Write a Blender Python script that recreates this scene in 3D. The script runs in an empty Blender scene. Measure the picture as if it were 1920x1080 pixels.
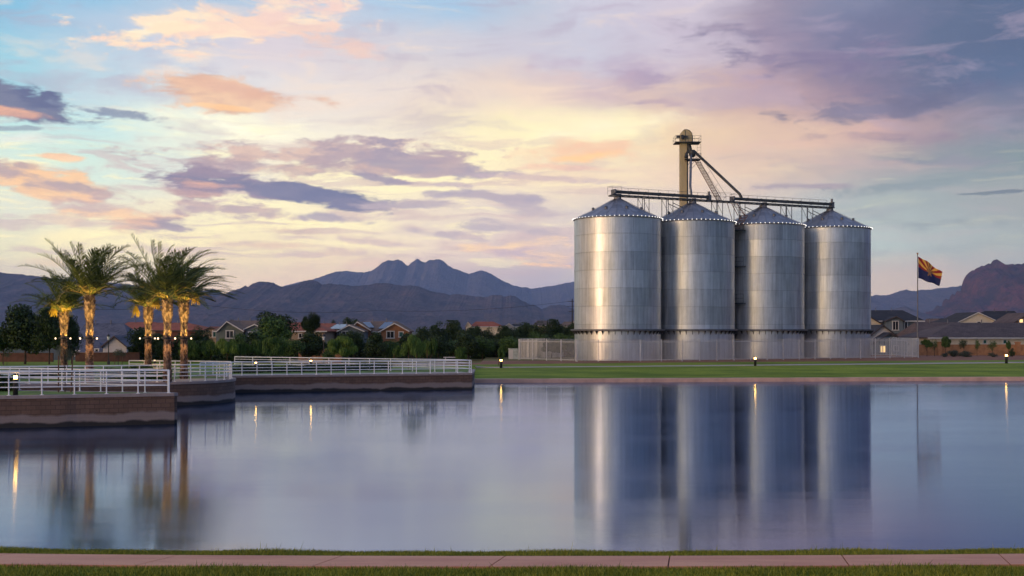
import bpy, math, random
import numpy as np
from mathutils import Vector, Matrix, noise
R = math.radians
random.seed(7); rng = np.random.default_rng(5)
sc = bpy.context.scene
col = sc.collection
F = 2240.0; CZ = 4.4; HY = 620.0
def X(px, d): return (px-960)*d/F
def Z(py, d): return CZ-(py-HY)*d/F
def P(px, py, d): return Vector((X(px, d), d, Z(py, d)))
def lin(c): return tuple(((v/255)/12.92 if v/255 <= .04045 else ((v/255+.055)/1.055)**2.4) for v in c)
def cl(v, a=0., b=1.): return max(a, min(b, v))
def sm(t): t = cl(t); return t*t*(3-2*t)

# ------------------------------------------------------------ materials
MATS = {}
class NT:
    def __init__(s, tree): s.t = tree; s.n = tree.nodes; s.l = tree.links
    def new(s, typ, **kw):
        n = s.n.new(typ)
        for k, v in kw.items(): setattr(n, k, v)
        return n
    def link(s, a, b): s.l.new(a, b)
    def put(s, sock, v):
        if hasattr(v, 'is_linked') or isinstance(v, bpy.types.NodeSocket): s.l.new(v, sock)
        else: sock.default_value = v
    def math(s, op, a, b=None, c=None, clamp=False):
        n = s.new('ShaderNodeMath', operation=op); n.use_clamp = clamp
        s.put(n.inputs[0], a)
        if b is not None: s.put(n.inputs[1], b)
        if c is not None: s.put(n.inputs[2], c)
        return n.outputs[0]
    def noise(s, vec, scale, detail=4, rough=.55, dist=0.0):
        n = s.new('ShaderNodeTexNoise'); n.inputs['Scale'].default_value = scale
        n.inputs['Detail'].default_value = detail; n.inputs['Roughness'].default_value = rough
        n.inputs['Distortion'].default_value = dist
        if vec is not None: s.l.new(vec, n.inputs['Vector'])
        return n.outputs['Fac']
    def mapping(s, vec, sc_=(1,1,1), loc=(0,0,0), rot=(0,0,0)):
        n = s.new('ShaderNodeMapping'); s.l.new(vec, n.inputs['Vector'])
        n.inputs['Scale'].default_value = sc_; n.inputs['Location'].default_value = loc; n.inputs['Rotation'].default_value = rot
        return n.outputs[0]
    def ramp(s, fac, stops, interp='LINEAR'):
        n = s.new('ShaderNodeValToRGB'); cr = n.color_ramp; cr.interpolation = interp
        while len(cr.elements) > 1: cr.elements.remove(cr.elements[-1])
        cr.elements[0].position = stops[0][0]; cr.elements[0].color = (*stops[0][1], 1)
        for p, c in stops[1:]:
            e = cr.elements.new(p); e.color = (*c, 1)
        s.put(n.inputs[0], fac); return n.outputs[0]
    def mix(s, fac, a, b, blend='MIX'):
        n = s.new('ShaderNodeMix', data_type='RGBA', blend_type=blend)
        s.put(n.inputs[0], fac)
        for i, v in ((6, a), (7, b)):
            if isinstance(v, tuple): v = (*v[:3], 1)
            s.put(n.inputs[i], v)
        return n.outputs[2]
    def mr(s, v, a, b, c=0., d=1., smooth=True):
        n = s.new('ShaderNodeMapRange'); n.interpolation_type = 'SMOOTHSTEP' if smooth else 'LINEAR'
        s.put(n.inputs[0], v)
        for i, q in zip((1,2,3,4), (a,b,c,d)): s.put(n.inputs[i], q)
        return n.outputs[0]

def newmat(name):
    m = bpy.data.materials.new(name); m.use_nodes = True
    nt = NT(m.node_tree); b = m.node_tree.nodes['Principled BSDF']
    MATS[name] = m; return m, nt, b
def simple(name, c, rough=.7, metal=0., var=.25, scale=3., bump=0., c2=None, stretch=(1,1,1), spec=.5):
    m, nt, b = newmat(name)
    tc = nt.new('ShaderNodeTexCoord').outputs['Object']
    v = nt.mapping(tc, stretch)
    n = nt.noise(v, scale, 6, .6)
    ca = tuple(x*(1-var) for x in c); cb = c2 or tuple(min(1, x*(1+var)) for x in c)
    nt.put(b.inputs['Base Color'], nt.mix(nt.mr(n, .3, .7), ca, cb))
    b.inputs['Roughness'].default_value = rough; b.inputs['Metallic'].default_value = metal
    b.inputs['Specular IOR Level'].default_value = spec
    if bump:
        bn = nt.new('ShaderNodeBump'); bn.inputs['Strength'].default_value = bump; bn.inputs['Distance'].default_value = .03
        nt.link(nt.noise(v, scale*3, 6, .65), bn.inputs['Height']); nt.link(bn.outputs[0], b.inputs['Normal'])
    return m
def emit(name, c, s):
    m, nt, b = newmat(name)
    b.inputs['Base Color'].default_value = (*c, 1)
    b.inputs['Emission Color'].default_value = (*c, 1); b.inputs['Emission Strength'].default_value = s
    return m

simple('white_paint', (.84,.83,.84), .45, 0, .06, 2)
simple('fence_metal', (.66,.65,.66), .4, .35, .08, 4)
simple('dark_steel', (.075,.08,.085), .55, .4, .3, 2)
simple('mid_steel', (.17,.17,.19), .5, .6, .25, 2)
simple('rust_steel', (.22,.11,.07), .7, .2, .3, 3)
simple('tan_paint', (.58,.44,.22), .55, 0, .2, .7, c2=(.66,.51,.28), stretch=(1,1,.25))
simple('bollard_dark', (.02,.018,.018), .5, 0, .1, 3)
simple('wood_stake', (.13,.07,.04), .8)
simple('bark', (.07,.05,.035), .9, 0, .35, 4, .4)
simple('dark_shrub_bark', (.04,.03,.02), .9)
simple('stucco_cream', (.66,.57,.44), .9, 0, .06, 2)
simple('stucco_white', (.58,.54,.52), .9, 0, .06, 2)
simple('stucco_greyblue', (.14,.17,.19), .9, 0, .06, 2)
simple('stucco_green', (.13,.15,.13), .9, 0, .06, 2)
simple('stucco_tan', (.33,.24,.16), .9, 0, .08, 2)
simple('stucco_brown', (.27,.125,.06), .9, 0, .1, 2)
simple('stucco_redbrown', (.16,.06,.04), .9, 0, .1, 2)
simple('trim_white', (.62,.58,.55), .7, 0, .04, 2)
simple('trim_dark', (.07,.05,.045), .7, 0, .1, 2)
simple('solar_panel', (.03,.045,.09), .15, 0, .15, 1)
simple('solar_panel_pale', (.10,.13,.18), .12, 0, .15, 1)
simple('rubber_black', (.01,.01,.01), .8)
simple('utility_green', (.42,.45,.42), .6)
simple('copper', (.35,.16,.06), .7)
simple('flag_red', (.30,.02,.02), .8, 0, .1)
simple('flag_yellow', (.75,.42,.07), .8, 0, .1)
simple('flag_blue', (.012,.02,.10), .8, 0, .1)
simple('fruit_gold', (.75,.52,.05), .7, 0, .2, 8)
emit('lamp_warm', (1,.46,.09), 42)
emit('lamp_white', (1,.74,.42), 2.6)
emit('bulb', (1,.93,.85), 2.0)
emit('window_lit', (1,.65,.25), 1.2)
m, nt, b = newmat('glass_dark')
b.inputs['Base Color'].default_value = (.015,.018,.022,1); b.inputs['Roughness'].default_value = .08
m, nt, b = newmat('glass_teal')
b.inputs['Base Color'].default_value = (.03,.10,.09,1); b.inputs['Roughness'].default_value = .1

def roofmat(name, c, c2):
    m, nt, b = newmat(name)
    g = nt.new('ShaderNodeTexCoord').outputs['Object']
    br = nt.new('ShaderNodeTexBrick'); nt.link(nt.mapping(g, (1,1,2.2), (0,0,0), (R(90),0,0)), br.inputs['Vector'])
    br.inputs['Color1'].default_value = (*c,1); br.inputs['Color2'].default_value = (*c2,1)
    br.inputs['Mortar'].default_value = (*[v*.45 for v in c],1); br.inputs['Scale'].default_value = 1.6
    br.inputs['Mortar Size'].default_value = .03; br.inputs['Brick Width'].default_value = .6; br.inputs['Row Height'].default_value = .45
    n = nt.noise(g, .6, 6, .7)
    nt.link(nt.mix(nt.mr(n, .3, .7, 0, .6), br.outputs[0], tuple(v*1.35 for v in c)), b.inputs['Base Color'])
    b.inputs['Roughness'].default_value = .9; b.inputs['Specular IOR Level'].default_value = .15
roofmat('roof_red', (.34,.10,.06), (.25,.08,.05))
roofmat('roof_tan', (.20,.13,.095), (.15,.09,.07))
roofmat('roof_slate', (.13,.13,.17), (.055,.06,.085))
roofmat('roof_charcoal', (.045,.042,.048), (.032,.032,.038))
roofmat('roof_umber', (.12,.085,.08), (.085,.062,.06))

def brickmat(name, c, c2, mortar, scale, bw=.42, rh=.2, bump=.5):
    m, nt, b = newmat(name)
    g = nt.new('ShaderNodeTexCoord').outputs['UV']
    br = nt.new('ShaderNodeTexBrick'); nt.link(g, br.inputs['Vector'])
    for i, q in (('Color1', c), ('Color2', c2), ('Mortar', mortar)): br.inputs[i].default_value = (*q,1)
    br.inputs['Scale'].default_value = scale; br.inputs['Mortar Size'].default_value = .012
    br.inputs['Brick Width'].default_value = bw; br.inputs['Row Height'].default_value = rh
    o = nt.new('ShaderNodeTexCoord').outputs['Object']
    n = nt.noise(o, 1.3, 8, .7)
    sep = nt.new('ShaderNodeSeparateXYZ'); nt.link(g, sep.inputs[0])
    cc = nt.mix(nt.mr(n, .35, .75, 0, .6), br.outputs[0], tuple(v*.5 for v in c))
    edge = nt.math('ADD', sep.outputs[1], nt.math('MULTIPLY', nt.noise(nt.mapping(o,(.6,.6,.6)), 1.2, 5), .5))
    pale = nt.mr(edge, .86, .70)
    cc = nt.mix(nt.math('MULTIPLY', pale, .75), cc, (.30,.235,.215))
    alga = nt.mr(edge, .50, .38)
    cc = nt.mix(nt.math('MULTIPLY', alga, .95), cc, (.015,.014,.014))
    nt.link(cc, b.inputs['Base Color']); b.inputs['Roughness'].default_value = .9
    bn = nt.new('ShaderNodeBump'); bn.inputs['Strength'].default_value = bump; bn.inputs['Distance'].default_value = .04
    h = nt.math('ADD', nt.math('MULTIPLY', br.outputs['Fac'], -1.0), nt.math('MULTIPLY', nt.noise(o, 9, 6, .7), 1.2))
    nt.link(h, bn.inputs['Height']); nt.link(bn.outputs[0], b.inputs['Normal'])
brickmat('pier_block', (.175,.100,.070), (.130,.076,.054), (.075,.045,.035), 1.0)
m = simple('cap_stone', (.30,.235,.22), .85, 0, .15, 2.5, .3)
simple('concrete_pale', (.40,.34,.31), .85, 0, .12, 1.2, .2)
simple('yard_wall', (.42,.20,.09), .9, 0, .2, 1.5, .3)
simple('yard_wall_dark', (.14,.06,.04), .9, 0, .2, 1.5, .3)
simple('kerb_pink', (.62,.37,.28), .8, 0, .18, .8, .2)

# pink concrete path
m, nt, b = newmat('path_pink')
o = nt.new('ShaderNodeTexCoord').outputs['Object']
n1 = nt.noise(nt.mapping(o,(.5,1.2,1)), .8, 8, .65); n2 = nt.noise(o, 30, 4, .7)
c = nt.mix(nt.mr(n1,.3,.72), (.66,.24,.14), (.84,.38,.21)); c = nt.mix(nt.mr(n2,.35,.7,0,.3), c, (.40,.19,.13))
nt.link(c, b.inputs['Base Color']); b.inputs['Roughness'].default_value = .75
bn = nt.new('ShaderNodeBump'); bn.inputs['Strength'].default_value = .25; bn.inputs['Distance'].default_value = .01
nt.link(n2, bn.inputs['Height']); nt.link(bn.outputs[0], b.inputs['Normal'])

simple('joint_dark', (.10,.06,.05), .95)
# ground: zones from a painted mask (which is where the materials change), broken up by noise
m, nt, b = newmat('ground')
o = nt.new('ShaderNodeTexCoord').outputs['Object']
at = nt.new('ShaderNodeAttribute', attribute_name='zone'); sep = nt.new('ShaderNodeSeparateColor'); nt.link(at.outputs['Color'], sep.inputs[0])
big = nt.noise(nt.mapping(o,(.22,1,1)), .5, 8, .66); fine = nt.noise(o, 6, 6, .7)
edge = nt.math('SUBTRACT', nt.noise(nt.mapping(o,(.6,1,1)), .9, 6, .65), .5)
grass = nt.mix(nt.mr(big,.35,.65), (.12,.18,.012), (.33,.38,.035))
grass = nt.mix(nt.mr(fine,.3,.75,0,.55), grass, (.050,.090,.012))
dirt = nt.mix(nt.mr(nt.noise(nt.mapping(o,(.3,1,1)), .8, 8, .7),.3,.7), (.20,.075,.042), (.33,.16,.10))
dry = nt.mix(nt.mr(fine,.3,.7), (.24,.17,.06), (.10,.10,.03))
c = nt.mix(nt.mr(nt.math('ADD', sep.outputs[0], nt.math('MULTIPLY', edge, .7)), .42,.58), grass, dirt)
c = nt.mix(nt.mr(nt.math('ADD', sep.outputs[1], nt.math('MULTIPLY', edge, .7)), .42,.58), c, dry)
c = nt.mix(nt.mr(nt.math('ADD', sep.outputs[2], nt.math('MULTIPLY', edge, .6)), .4,.6), c, (.075,.065,.045))
nt.link(c, b.inputs['Base Color']); b.inputs['Roughness'].default_value = .9; b.inputs['Specular IOR Level'].default_value = .2
bn = nt.new('ShaderNodeBump'); bn.inputs['Strength'].default_value = .6; bn.inputs['Distance'].default_value = .06
nt.link(nt.noise(o, 14, 6, .75), bn.inputs['Height']); nt.link(bn.outputs[0], b.inputs['Normal'])

def leafmat(name, a, c, tr=.25):
    m, nt, b = newmat(name)
    g = nt.new('ShaderNodeNewGeometry')
    o = nt.new('ShaderNodeTexCoord').outputs['Object']
    f = nt.math('ADD', nt.math('MULTIPLY', g.outputs['Random Per Island'], .6), nt.math('MULTIPLY', nt.noise(o, .8, 3), .5))
    nt.link(nt.mix(nt.mr(f,.25,.85), a, c), b.inputs['Base Color'])
    b.inputs['Roughness'].default_value = .6; b.inputs['Specular IOR Level'].default_value = .25
    return m
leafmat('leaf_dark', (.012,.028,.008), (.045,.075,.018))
leafmat('leaf_mid', (.022,.055,.010), (.11,.18,.035))
leafmat('leaf_light', (.05,.10,.014), (.19,.27,.055))
leafmat('leaf_grey', (.03,.042,.03), (.09,.11,.07))
leafmat('palm_leaf', (.045,.07,.018), (.20,.23,.05))
leafmat('palm_dry', (.30,.21,.06), (.52,.40,.12))
leafmat('grass_blade', (.08,.115,.006), (.38,.36,.05))

# palm trunk bark
m, nt, b = newmat('palm_bark')
o = nt.new('ShaderNodeTexCoord').outputs['Object']; g = nt.new('ShaderNodeNewGeometry')
f = nt.math('ADD', nt.math('MULTIPLY', g.outputs['Random Per Island'], .6), nt.math('MULTIPLY', nt.noise(o, 9, 6, .7), .5))
nt.link(nt.mix(nt.mr(f,.3,.8), (.10,.06,.042), (.40,.27,.19)), b.inputs['Base Color']); b.inputs['Roughness'].default_value = .85

# galvanised silo sheet
def silomat(name, seed, basec, rough):
    m, nt, b = newmat(name)
    o = nt.new('ShaderNodeTexCoord').outputs['Object']
    s = nt.new('ShaderNodeSeparateXYZ'); nt.link(o, s.inputs[0])
    ang = nt.math('ARCTAN2', s.outputs[1], s.outputs[0])
    cv = nt.new('ShaderNodeCombineXYZ'); nt.link(nt.math('MULTIPLY', ang, 5.0), cv.inputs[0]); nt.link(s.outputs[2], cv.inputs[1]); cv.inputs[2].default_value = seed
    v = cv.outputs[0]
    # sheet panels: 2 m courses, 2.6 m long sheets; each sheet its own weathering
    row = nt.math('FLOOR', nt.math('DIVIDE', s.outputs[2], 2.03))
    cell = nt.new('ShaderNodeCombineXYZ')
    nt.link(nt.math('FLOOR', nt.math('ADD', nt.math('MULTIPLY', ang, 5.0/2.6), nt.math('MULTIPLY', row, .5))), cell.inputs[0])
    nt.link(row, cell.inputs[1]); cell.inputs[2].default_value = seed
    wn = nt.new('ShaderNodeTexWhiteNoise', noise_dimensions='3D'); nt.link(cell.outputs[0], wn.inputs[0])
    rowv = nt.new('ShaderNodeTexWhiteNoise', noise_dimensions='2D')
    c2 = nt.new('ShaderNodeCombineXYZ'); nt.link(row, c2.inputs[0]); c2.inputs[1].default_value = seed*3.1; nt.link(c2.outputs[0], rowv.inputs[0])
    streak = nt.noise(nt.mapping(v,(3.2,.16,1)), 1.0, 6, .7)
    blot = nt.noise(nt.mapping(v,(.6,.5,1)), 1.0, 6, .65)
    val = nt.math('ADD', nt.math('ADD', nt.math('MULTIPLY', wn.outputs[0], .10), nt.math('MULTIPLY', rowv.outputs[0], .14)),
                  nt.math('ADD', nt.math('MULTIPLY', streak, .75), nt.math('MULTIPLY', blot, .35)))
    k = nt.mr(val, .42, .98, 0, 1, False)
    c = nt.mix(k, tuple(x*.55 for x in basec), tuple(min(1,x*1.3) for x in basec))
    # thin seam lines
    fr = nt.math('FRACT', nt.math('DIVIDE', s.outputs[2], 2.03))
    seam = nt.math('LESS_THAN', fr, .022)
    c = nt.mix(nt.math('MULTIPLY', seam, .45), c, tuple(x*.35 for x in basec))
    fr2 = nt.math('FRACT', nt.math('ADD', nt.math('MULTIPLY', ang, 5.0/2.6), nt.math('MULTIPLY', row, .5)))
    c = nt.mix(nt.math('MULTIPLY', nt.math('LESS_THAN', fr2, .018), .35), c, tuple(x*.4 for x in basec))
    nt.link(c, b.inputs['Base Color'])
    b.inputs['Metallic'].default_value = .97
    nt.link(nt.mr(nt.math('ADD', wn.outputs[0], blot), .3, 1.5, rough-.05, rough+.10, False), b.inputs['Roughness'])
    b.inputs['Anisotropic'].default_value = .6; b.inputs['Anisotropic Rotation'].default_value = .25
    tg = nt.new('ShaderNodeTangent', direction_type='RADIAL', axis='Z'); nt.link(tg.outputs[0], b.inputs['Tangent'])
    bn = nt.new('ShaderNodeBump'); bn.inputs['Strength'].default_value = .35; bn.inputs['Distance'].default_value = .05
    nt.link(nt.noise(nt.mapping(v,(.8,.35,1)), 1.2, 3, .5), bn.inputs['Height']); nt.link(bn.outputs[0], b.inputs['Normal'])
    return m
for i in range(4): silomat('galvanised_sheet_%s' % 'abcd'[i], i*7.3+1, (.76,.76,.77), .39)
m, nt, b = newmat('silo_roof')
o = nt.new('ShaderNodeTexCoord').outputs['Object']; s = nt.new('ShaderNodeSeparateXYZ'); nt.link(o, s.inputs[0])
ang = nt.math('ARCTAN2', s.outputs[1], s.outputs[0])
fr = nt.math('FRACT', nt.math('MULTIPLY', ang, 26/6.2832)); ln = nt.math('LESS_THAN', fr, .07)
cell = nt.new('ShaderNodeCombineXYZ'); nt.link(nt.math('FLOOR', nt.math('MULTIPLY', ang, 26/6.2832)), cell.inputs[0]); nt.link(nt.math('FLOOR', nt.math('MULTIPLY', s.outputs[2], 2.2)), cell.inputs[1])
wn = nt.new('ShaderNodeTexWhiteNoise', noise_dimensions='2D'); nt.link(cell.outputs[0], wn.inputs[0])
c = nt.mix(nt.mr(nt.math('ADD', nt.math('MULTIPLY', wn.outputs[0], .6), nt.noise(o, 1.5, 6, .7)), .3, 1.3, 0, 1, False), (.17,.175,.21), (.34,.34,.38))
c = nt.mix(nt.math('MULTIPLY', ln, .25), c, (.10,.10,.12))
nt.link(c, b.inputs['Base Color']); b.inputs['Metallic'].default_value = .6; b.inputs['Roughness'].default_value = .5

# water: long low ripples, so reflections stretch towards the viewer more than sideways
m, nt, b = newmat('water')
o = nt.new('ShaderNodeTexCoord').outputs['Object']; nt.n.remove(b)
gl = nt.new('ShaderNodeBsdfAnisotropic'); gl.distribution = 'GGX'
gl.inputs['Color'].default_value = (.60,.72,.97,1); gl.inputs['Anisotropy'].default_value = .5
patch = nt.noise(nt.mapping(o,(.03,.13,1)), 1.0, 5, .6)
nt.link(nt.mr(patch,.35,.65,.068,.105), gl.inputs['Roughness'])
tv = nt.new('ShaderNodeCombineXYZ'); tv.inputs[0].default_value = 1.; nt.link(tv.outputs[0], gl.inputs['Tangent'])
df = nt.new('ShaderNodeBsdfDiffuse'); df.inputs['Color'].default_value = (.008,.017,.042,1)
w2 = nt.noise(nt.mapping(o,(.06,.5,1)), 1.0, 4, .55)
bn = nt.new('ShaderNodeBump'); bn.inputs['Strength'].default_value = 1; bn.inputs['Distance'].default_value = .006
nt.link(w2, bn.inputs['Height']); nt.link(bn.outputs[0], gl.inputs['Normal'])
fr = nt.new('ShaderNodeFresnel'); fr.inputs['IOR'].default_value = 1.75
mx = nt.new('ShaderNodeMixShader'); nt.link(nt.math('MULTIPLY_ADD', fr.outputs[0], .72, .30, True), mx.inputs[0])
nt.link(df.outputs[0], mx.inputs[1]); nt.link(gl.outputs[0], mx.inputs[2]); nt.link(mx.outputs[0], m.node_tree.nodes['Material Output'].inputs['Surface'])

# mountains
def rockmat(name, a, c, gr, s=1/300.):
    m, nt, b = newmat(name)
    o = nt.new('ShaderNodeTexCoord').outputs['Object']
    n1 = nt.noise(nt.mapping(o,(1,1,3)), s, 8, .65); n2 = nt.noise(o, s*9, 6, .7)
    k = nt.mix(nt.mr(n1,.35,.65), a, c); k = nt.mix(nt.mr(n2,.4,.7,0,.75), k, gr)
    nt.link(k, b.inputs['Base Color']); b.inputs['Roughness'].default_value = .95; b.inputs['Specular IOR Level'].default_value = .1
    bn = nt.new('ShaderNodeBump'); bn.inputs['Strength'].default_value = .8; bn.inputs['Distance'].default_value = 70
    nt.link(nt.noise(o, s*4, 8, .7), bn.inputs['Height']); nt.link(bn.outputs[0], b.inputs['Normal'])
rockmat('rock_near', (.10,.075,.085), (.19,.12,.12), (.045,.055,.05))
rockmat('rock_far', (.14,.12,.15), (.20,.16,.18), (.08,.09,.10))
rockmat('rock_red', (.075,.06,.09), (.24,.10,.115), (.06,.06,.07), 1/260.)

# ------------------------------------------------------------ mesh helpers
class MB:
    def __init__(s): s.v = []; s.f = []; s.mi = []; s.uv = None
    def add(s, vs, fs, mi=0):
        o = len(s.v); s.v += [tuple(v) for v in vs]; s.f += [tuple(i+o for i in f) for f in fs]; s.mi += [mi]*len(fs); return s
    def box(s, c, d, rz=0., mi=0, bev=0.):
        hx, hy, hz = d[0]/2, d[1]/2, d[2]/2; ca, sa = math.cos(rz), math.sin(rz)
        vs = []
        for z in (-hz, hz):
            for x, y in ((-hx,-hy),(hx,-hy),(hx,hy),(-hx,hy)):
                vs.append((c[0]+x*ca-y*sa, c[1]+x*sa+y*ca, c[2]+z))
        return s.add(vs, [(0,3,2,1),(4,5,6,7),(0,1,5,4),(1,2,6,5),(2,3,7,6),(3,0,4,7)], mi)
    def bar(s, a, b_, r, n=6, mi=0, r2=None):
        a = Vector(a); b_ = Vector(b_); d = (b_-a)
        if d.length < 1e-6: return s
        d.normalize(); u = d.orthogonal().normalized(); w = d.cross(u); r2 = r if r2 is None else r2
        vs = []
        for p, rr in ((a, r), (b_, r2)):
            for k in range(n):
                t = 2*math.pi*k/n; vs.append(p+u*math.cos(t)*rr+w*math.sin(t)*rr)
        fs = [(k,(k+1)%n,n+(k+1)%n,n+k) for k in range(n)]+[tuple(range(n))[::-1], tuple(range(n,2*n))]
        return s.add(vs, fs, mi)
    def path(s, pts, r, n=6, mi=0):
        pts = [Vector(p) for p in pts]; vs = []; m_ = len(pts)
        rs = r if isinstance(r, (list, tuple)) else [r]*m_
        u = None
        for i, p in enumerate(pts):
            d = (pts[min(i+1,m_-1)]-pts[max(i-1,0)]).normalized()
            if u is None: u = d.orthogonal().normalized()
            else:
                u = (u-d*u.dot(d)); u = u.normalized() if u.length > 1e-5 else d.orthogonal().normalized()
            w = d.cross(u)
            for k in range(n):
                t = 2*math.pi*k/n; vs.append(p+u*math.cos(t)*rs[i]+w*math.sin(t)*rs[i])
        fs = [(i*n+k, i*n+(k+1)%n, (i+1)*n+(k+1)%n, (i+1)*n+k) for i in range(m_-1) for k in range(n)]
        fs += [tuple(range(n))[::-1], tuple(range((m_-1)*n, m_*n))]
        return s.add(vs, fs, mi)
    def lathe(s, prof, n=48, c=(0,0,0), mi=0, close=True):
        vs = []; m_ = len(prof)
        for r, z in prof:
            for k in range(n):
                t = 2*math.pi*k/n; vs.append((c[0]+r*math.cos(t), c[1]+r*math.sin(t), c[2]+z))
        fs = [(i*n+k, i*n+(k+1)%n, (i+1)*n+(k+1)%n, (i+1)*n+k) for i in range(m_-1) for k in range(n)]
        if close: fs += [tuple(range(n))[::-1], tuple(range((m_-1)*n, m_*n))]
        return s.add(vs, fs, mi)
    def prism(s, poly, z0, z1, mi=0):
        n = len(poly); vs = [(x,y,z0) for x,y in poly]+[(x,y,z1) for x,y in poly]
        fs = [(k,(k+1)%n,n+(k+1)%n,n+k) for k in range(n)]+[tuple(range(n))[::-1], tuple(range(n,2*n))]
        return s.add(vs, fs, mi)
    def mesh(s, name, mats, smooth=False):
        me = bpy.data.meshes.new(name); me.from_pydata(s.v, [], s.f); me.update()
        for q in (mats if isinstance(mats, (list, tuple)) else [mats]): me.materials.append(MATS[q])
        if any(s.mi): me.polygons.foreach_set('material_index', s.mi)
        if smooth: me.polygons.foreach_set('use_smooth', [True]*len(me.polygons))
        return me
    def build(s, name, mats, parent=None, smooth=False, loc=None):
        ob = bpy.data.objects.new(name, s.mesh(name, mats, smooth)); col.objects.link(ob)
        if loc is not None: ob.location = loc
        if parent: ob.parent = parent
        return ob
def autosmooth(ob, ang=35):
    me = ob.data; me.polygons.foreach_set('use_smooth', [True]*len(me.polygons))
    try: me.set_sharp_from_angle(angle=R(ang))
    except Exception: pass
    return ob
def tag(o, label=None, cat=None, group=None, kind=None):
    if label: o['label'] = label
    if cat: o['category'] = cat
    if group: o['group'] = group
    if kind: o['kind'] = kind
    return o
def thing(name, loc, label, cat, group=None, rz=0.):
    o = bpy.data.objects.new(name, None); col.objects.link(o); o.location = loc; o.rotation_euler = (0,0,rz)
    o.empty_display_size = .3
    return tag(o, label, cat, group)
def copy_tree(o, parent=None):
    c = o.copy(); col.objects.link(c)
    if parent: c.parent = parent
    for ch in list(o.children): copy_tree(ch, c)
    return c
def strip_uv(ob):  # uv = (length along, z) for walls stored as sequences
    pass

# ------------------------------------------------------------ ground
def shoreY(x): return 100.5+cl(x+3.3, -3, 200)*.093
def nearEdge(x): return 19.14+.0026*x*x+ (.010*max(0,-x-6)*max(0,-x-6))*.3   # near edge of footpath
def gz(x, y):
    s = y-nearEdge(x)
    if y < 45:
        if s <= 0: z = .58+min(-s,25)*.09
        elif s <= 2.25: z = .58-.26*s/2.25
        elif s <= 4.5: z = .32-.32*(s-2.25)/2.25
        else: z = max(-1.2, -(s-4.5)*.35)
        return z
    if x < -3.3:
        if y < 96: return -1.2
        if y < 97: return -1.2+2.3*(y-96)
        z = 1.1-.3*sm((y-112)/20)
    else:
        s2 = y-shoreY(x)
        if s2 < 0: return -1.2
        if s2 < .4: return -1.2+1.48*s2/.4
        z = .28+.62*cl(s2/11.5)+.15*sm((s2-14)/10)
        if s2 < 12: z += .03*math.sin(x*.3+s2*.4)
    if y > 180: z = z-(.25 if x < 0 else 0)*sm((y-180)/60)
    return z
xs = sorted(set([round(v,3) for v in list(np.arange(-70,90.01,1.0))+list(np.arange(-16,16.1,.5))+[-3.3,-3.29,-3.9]] +
     [s*v for s in (-1,1) for v in (100,130,170,240,350,600,1000,2000,4000,8000,15000,24000)]))
ys = sorted(set([round(v,3) for v in list(np.arange(-30,17,2))+list(np.arange(17,26,.25))+list(np.arange(26,96,4))+[96,97]+list(np.arange(98,112,.5))+list(np.arange(112,190,1.5))] +
     [200,230,280,350,500,800,1400,2500,4500,8000,12000,17000,21000,-60,-150,-400,-1000,-3000,-8000,-19000]))
nx, ny = len(xs), len(ys)
V = [(x,y,gz(x,y)) for y in ys for x in xs]
Fc = [(j*nx+i, j*nx+i+1, (j+1)*nx+i+1, (j+1)*nx+i) for j in range(ny-1) for i in range(nx-1)]
me = bpy.data.meshes.new('ground'); me.from_pydata(V, [], Fc); me.materials.append(MATS['ground'])
ca = me.color_attributes.new('zone', 'FLOAT_COLOR', 'POINT')
def far_path_y(x):
    px = 960+x/118*F
    return 112+ (px-886)*(13/1034.) if px > 886 else 112-(886-px)*.002
zc = []
for (x,y,z) in V:
    r = g = bl = 0.
    if y > 97 and x > -8:
        p0 = far_path_y(x)
        a = p0+7+.02*max(0,x); bnd = 134+ (.4*x if x > 0 else .1*x)
        if y > a: r = sm((y-a)/2.5)
        if x < 9 and y > 131: g = sm((y-131)/3)
        if y > 165: bl = 1
    elif y > 97:
        if x > -30 and y > 114: r = sm((x+30)/14)*sm((y-114)/4)
        if x > -34 and y > 128: g = sm((x+34)/8)*sm((y-128)/5)
        if y > 146: bl = 1
    if y < -60: bl = 1
    zc += [r,g,bl,1]
ca.data.foreach_set('color', zc)
me.polygons.foreach_set('use_smooth', [True]*len(me.polygons))
ob = bpy.data.objects.new('ground', me); col.objects.link(ob); tag(ob, kind='structure')

w = MB(); w.add([(-400,10,0),(400,10,0),(400,112,0),(-400,112,0)], [(0,1,2,3)])
tag(w.build('water', 'water'), kind='structure')

# near footpath with joints
def ribbon(name, mat, f0, f1, xr, step, dz, thick=.1):
    b_ = MB(); x = xr[0]; vs = []; 
    while x <= xr[1]+1e-6:
        for f, in ((f0,),(f1,)):
            y = f(x); vs.append((x, y, gz(x,y)+dz))
        x += step
    n = len(vs)//2
    low = [(a[0],a[1],a[2]-thick) for a in vs]
    fs = [(2*i,2*i+2,2*i+3,2*i+1) for i in range(n-1)]
    o_ = 2*n
    fs += [(o_+2*i,o_+2*i+2,2*i+2,2*i) for i in range(n-1)]+[(2*i+1,2*i+3,o_+2*i+3,o_+2*i+1) for i in range(n-1)]
    b_.add(vs+low, fs)
    return b_.build(name, mat)
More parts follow.
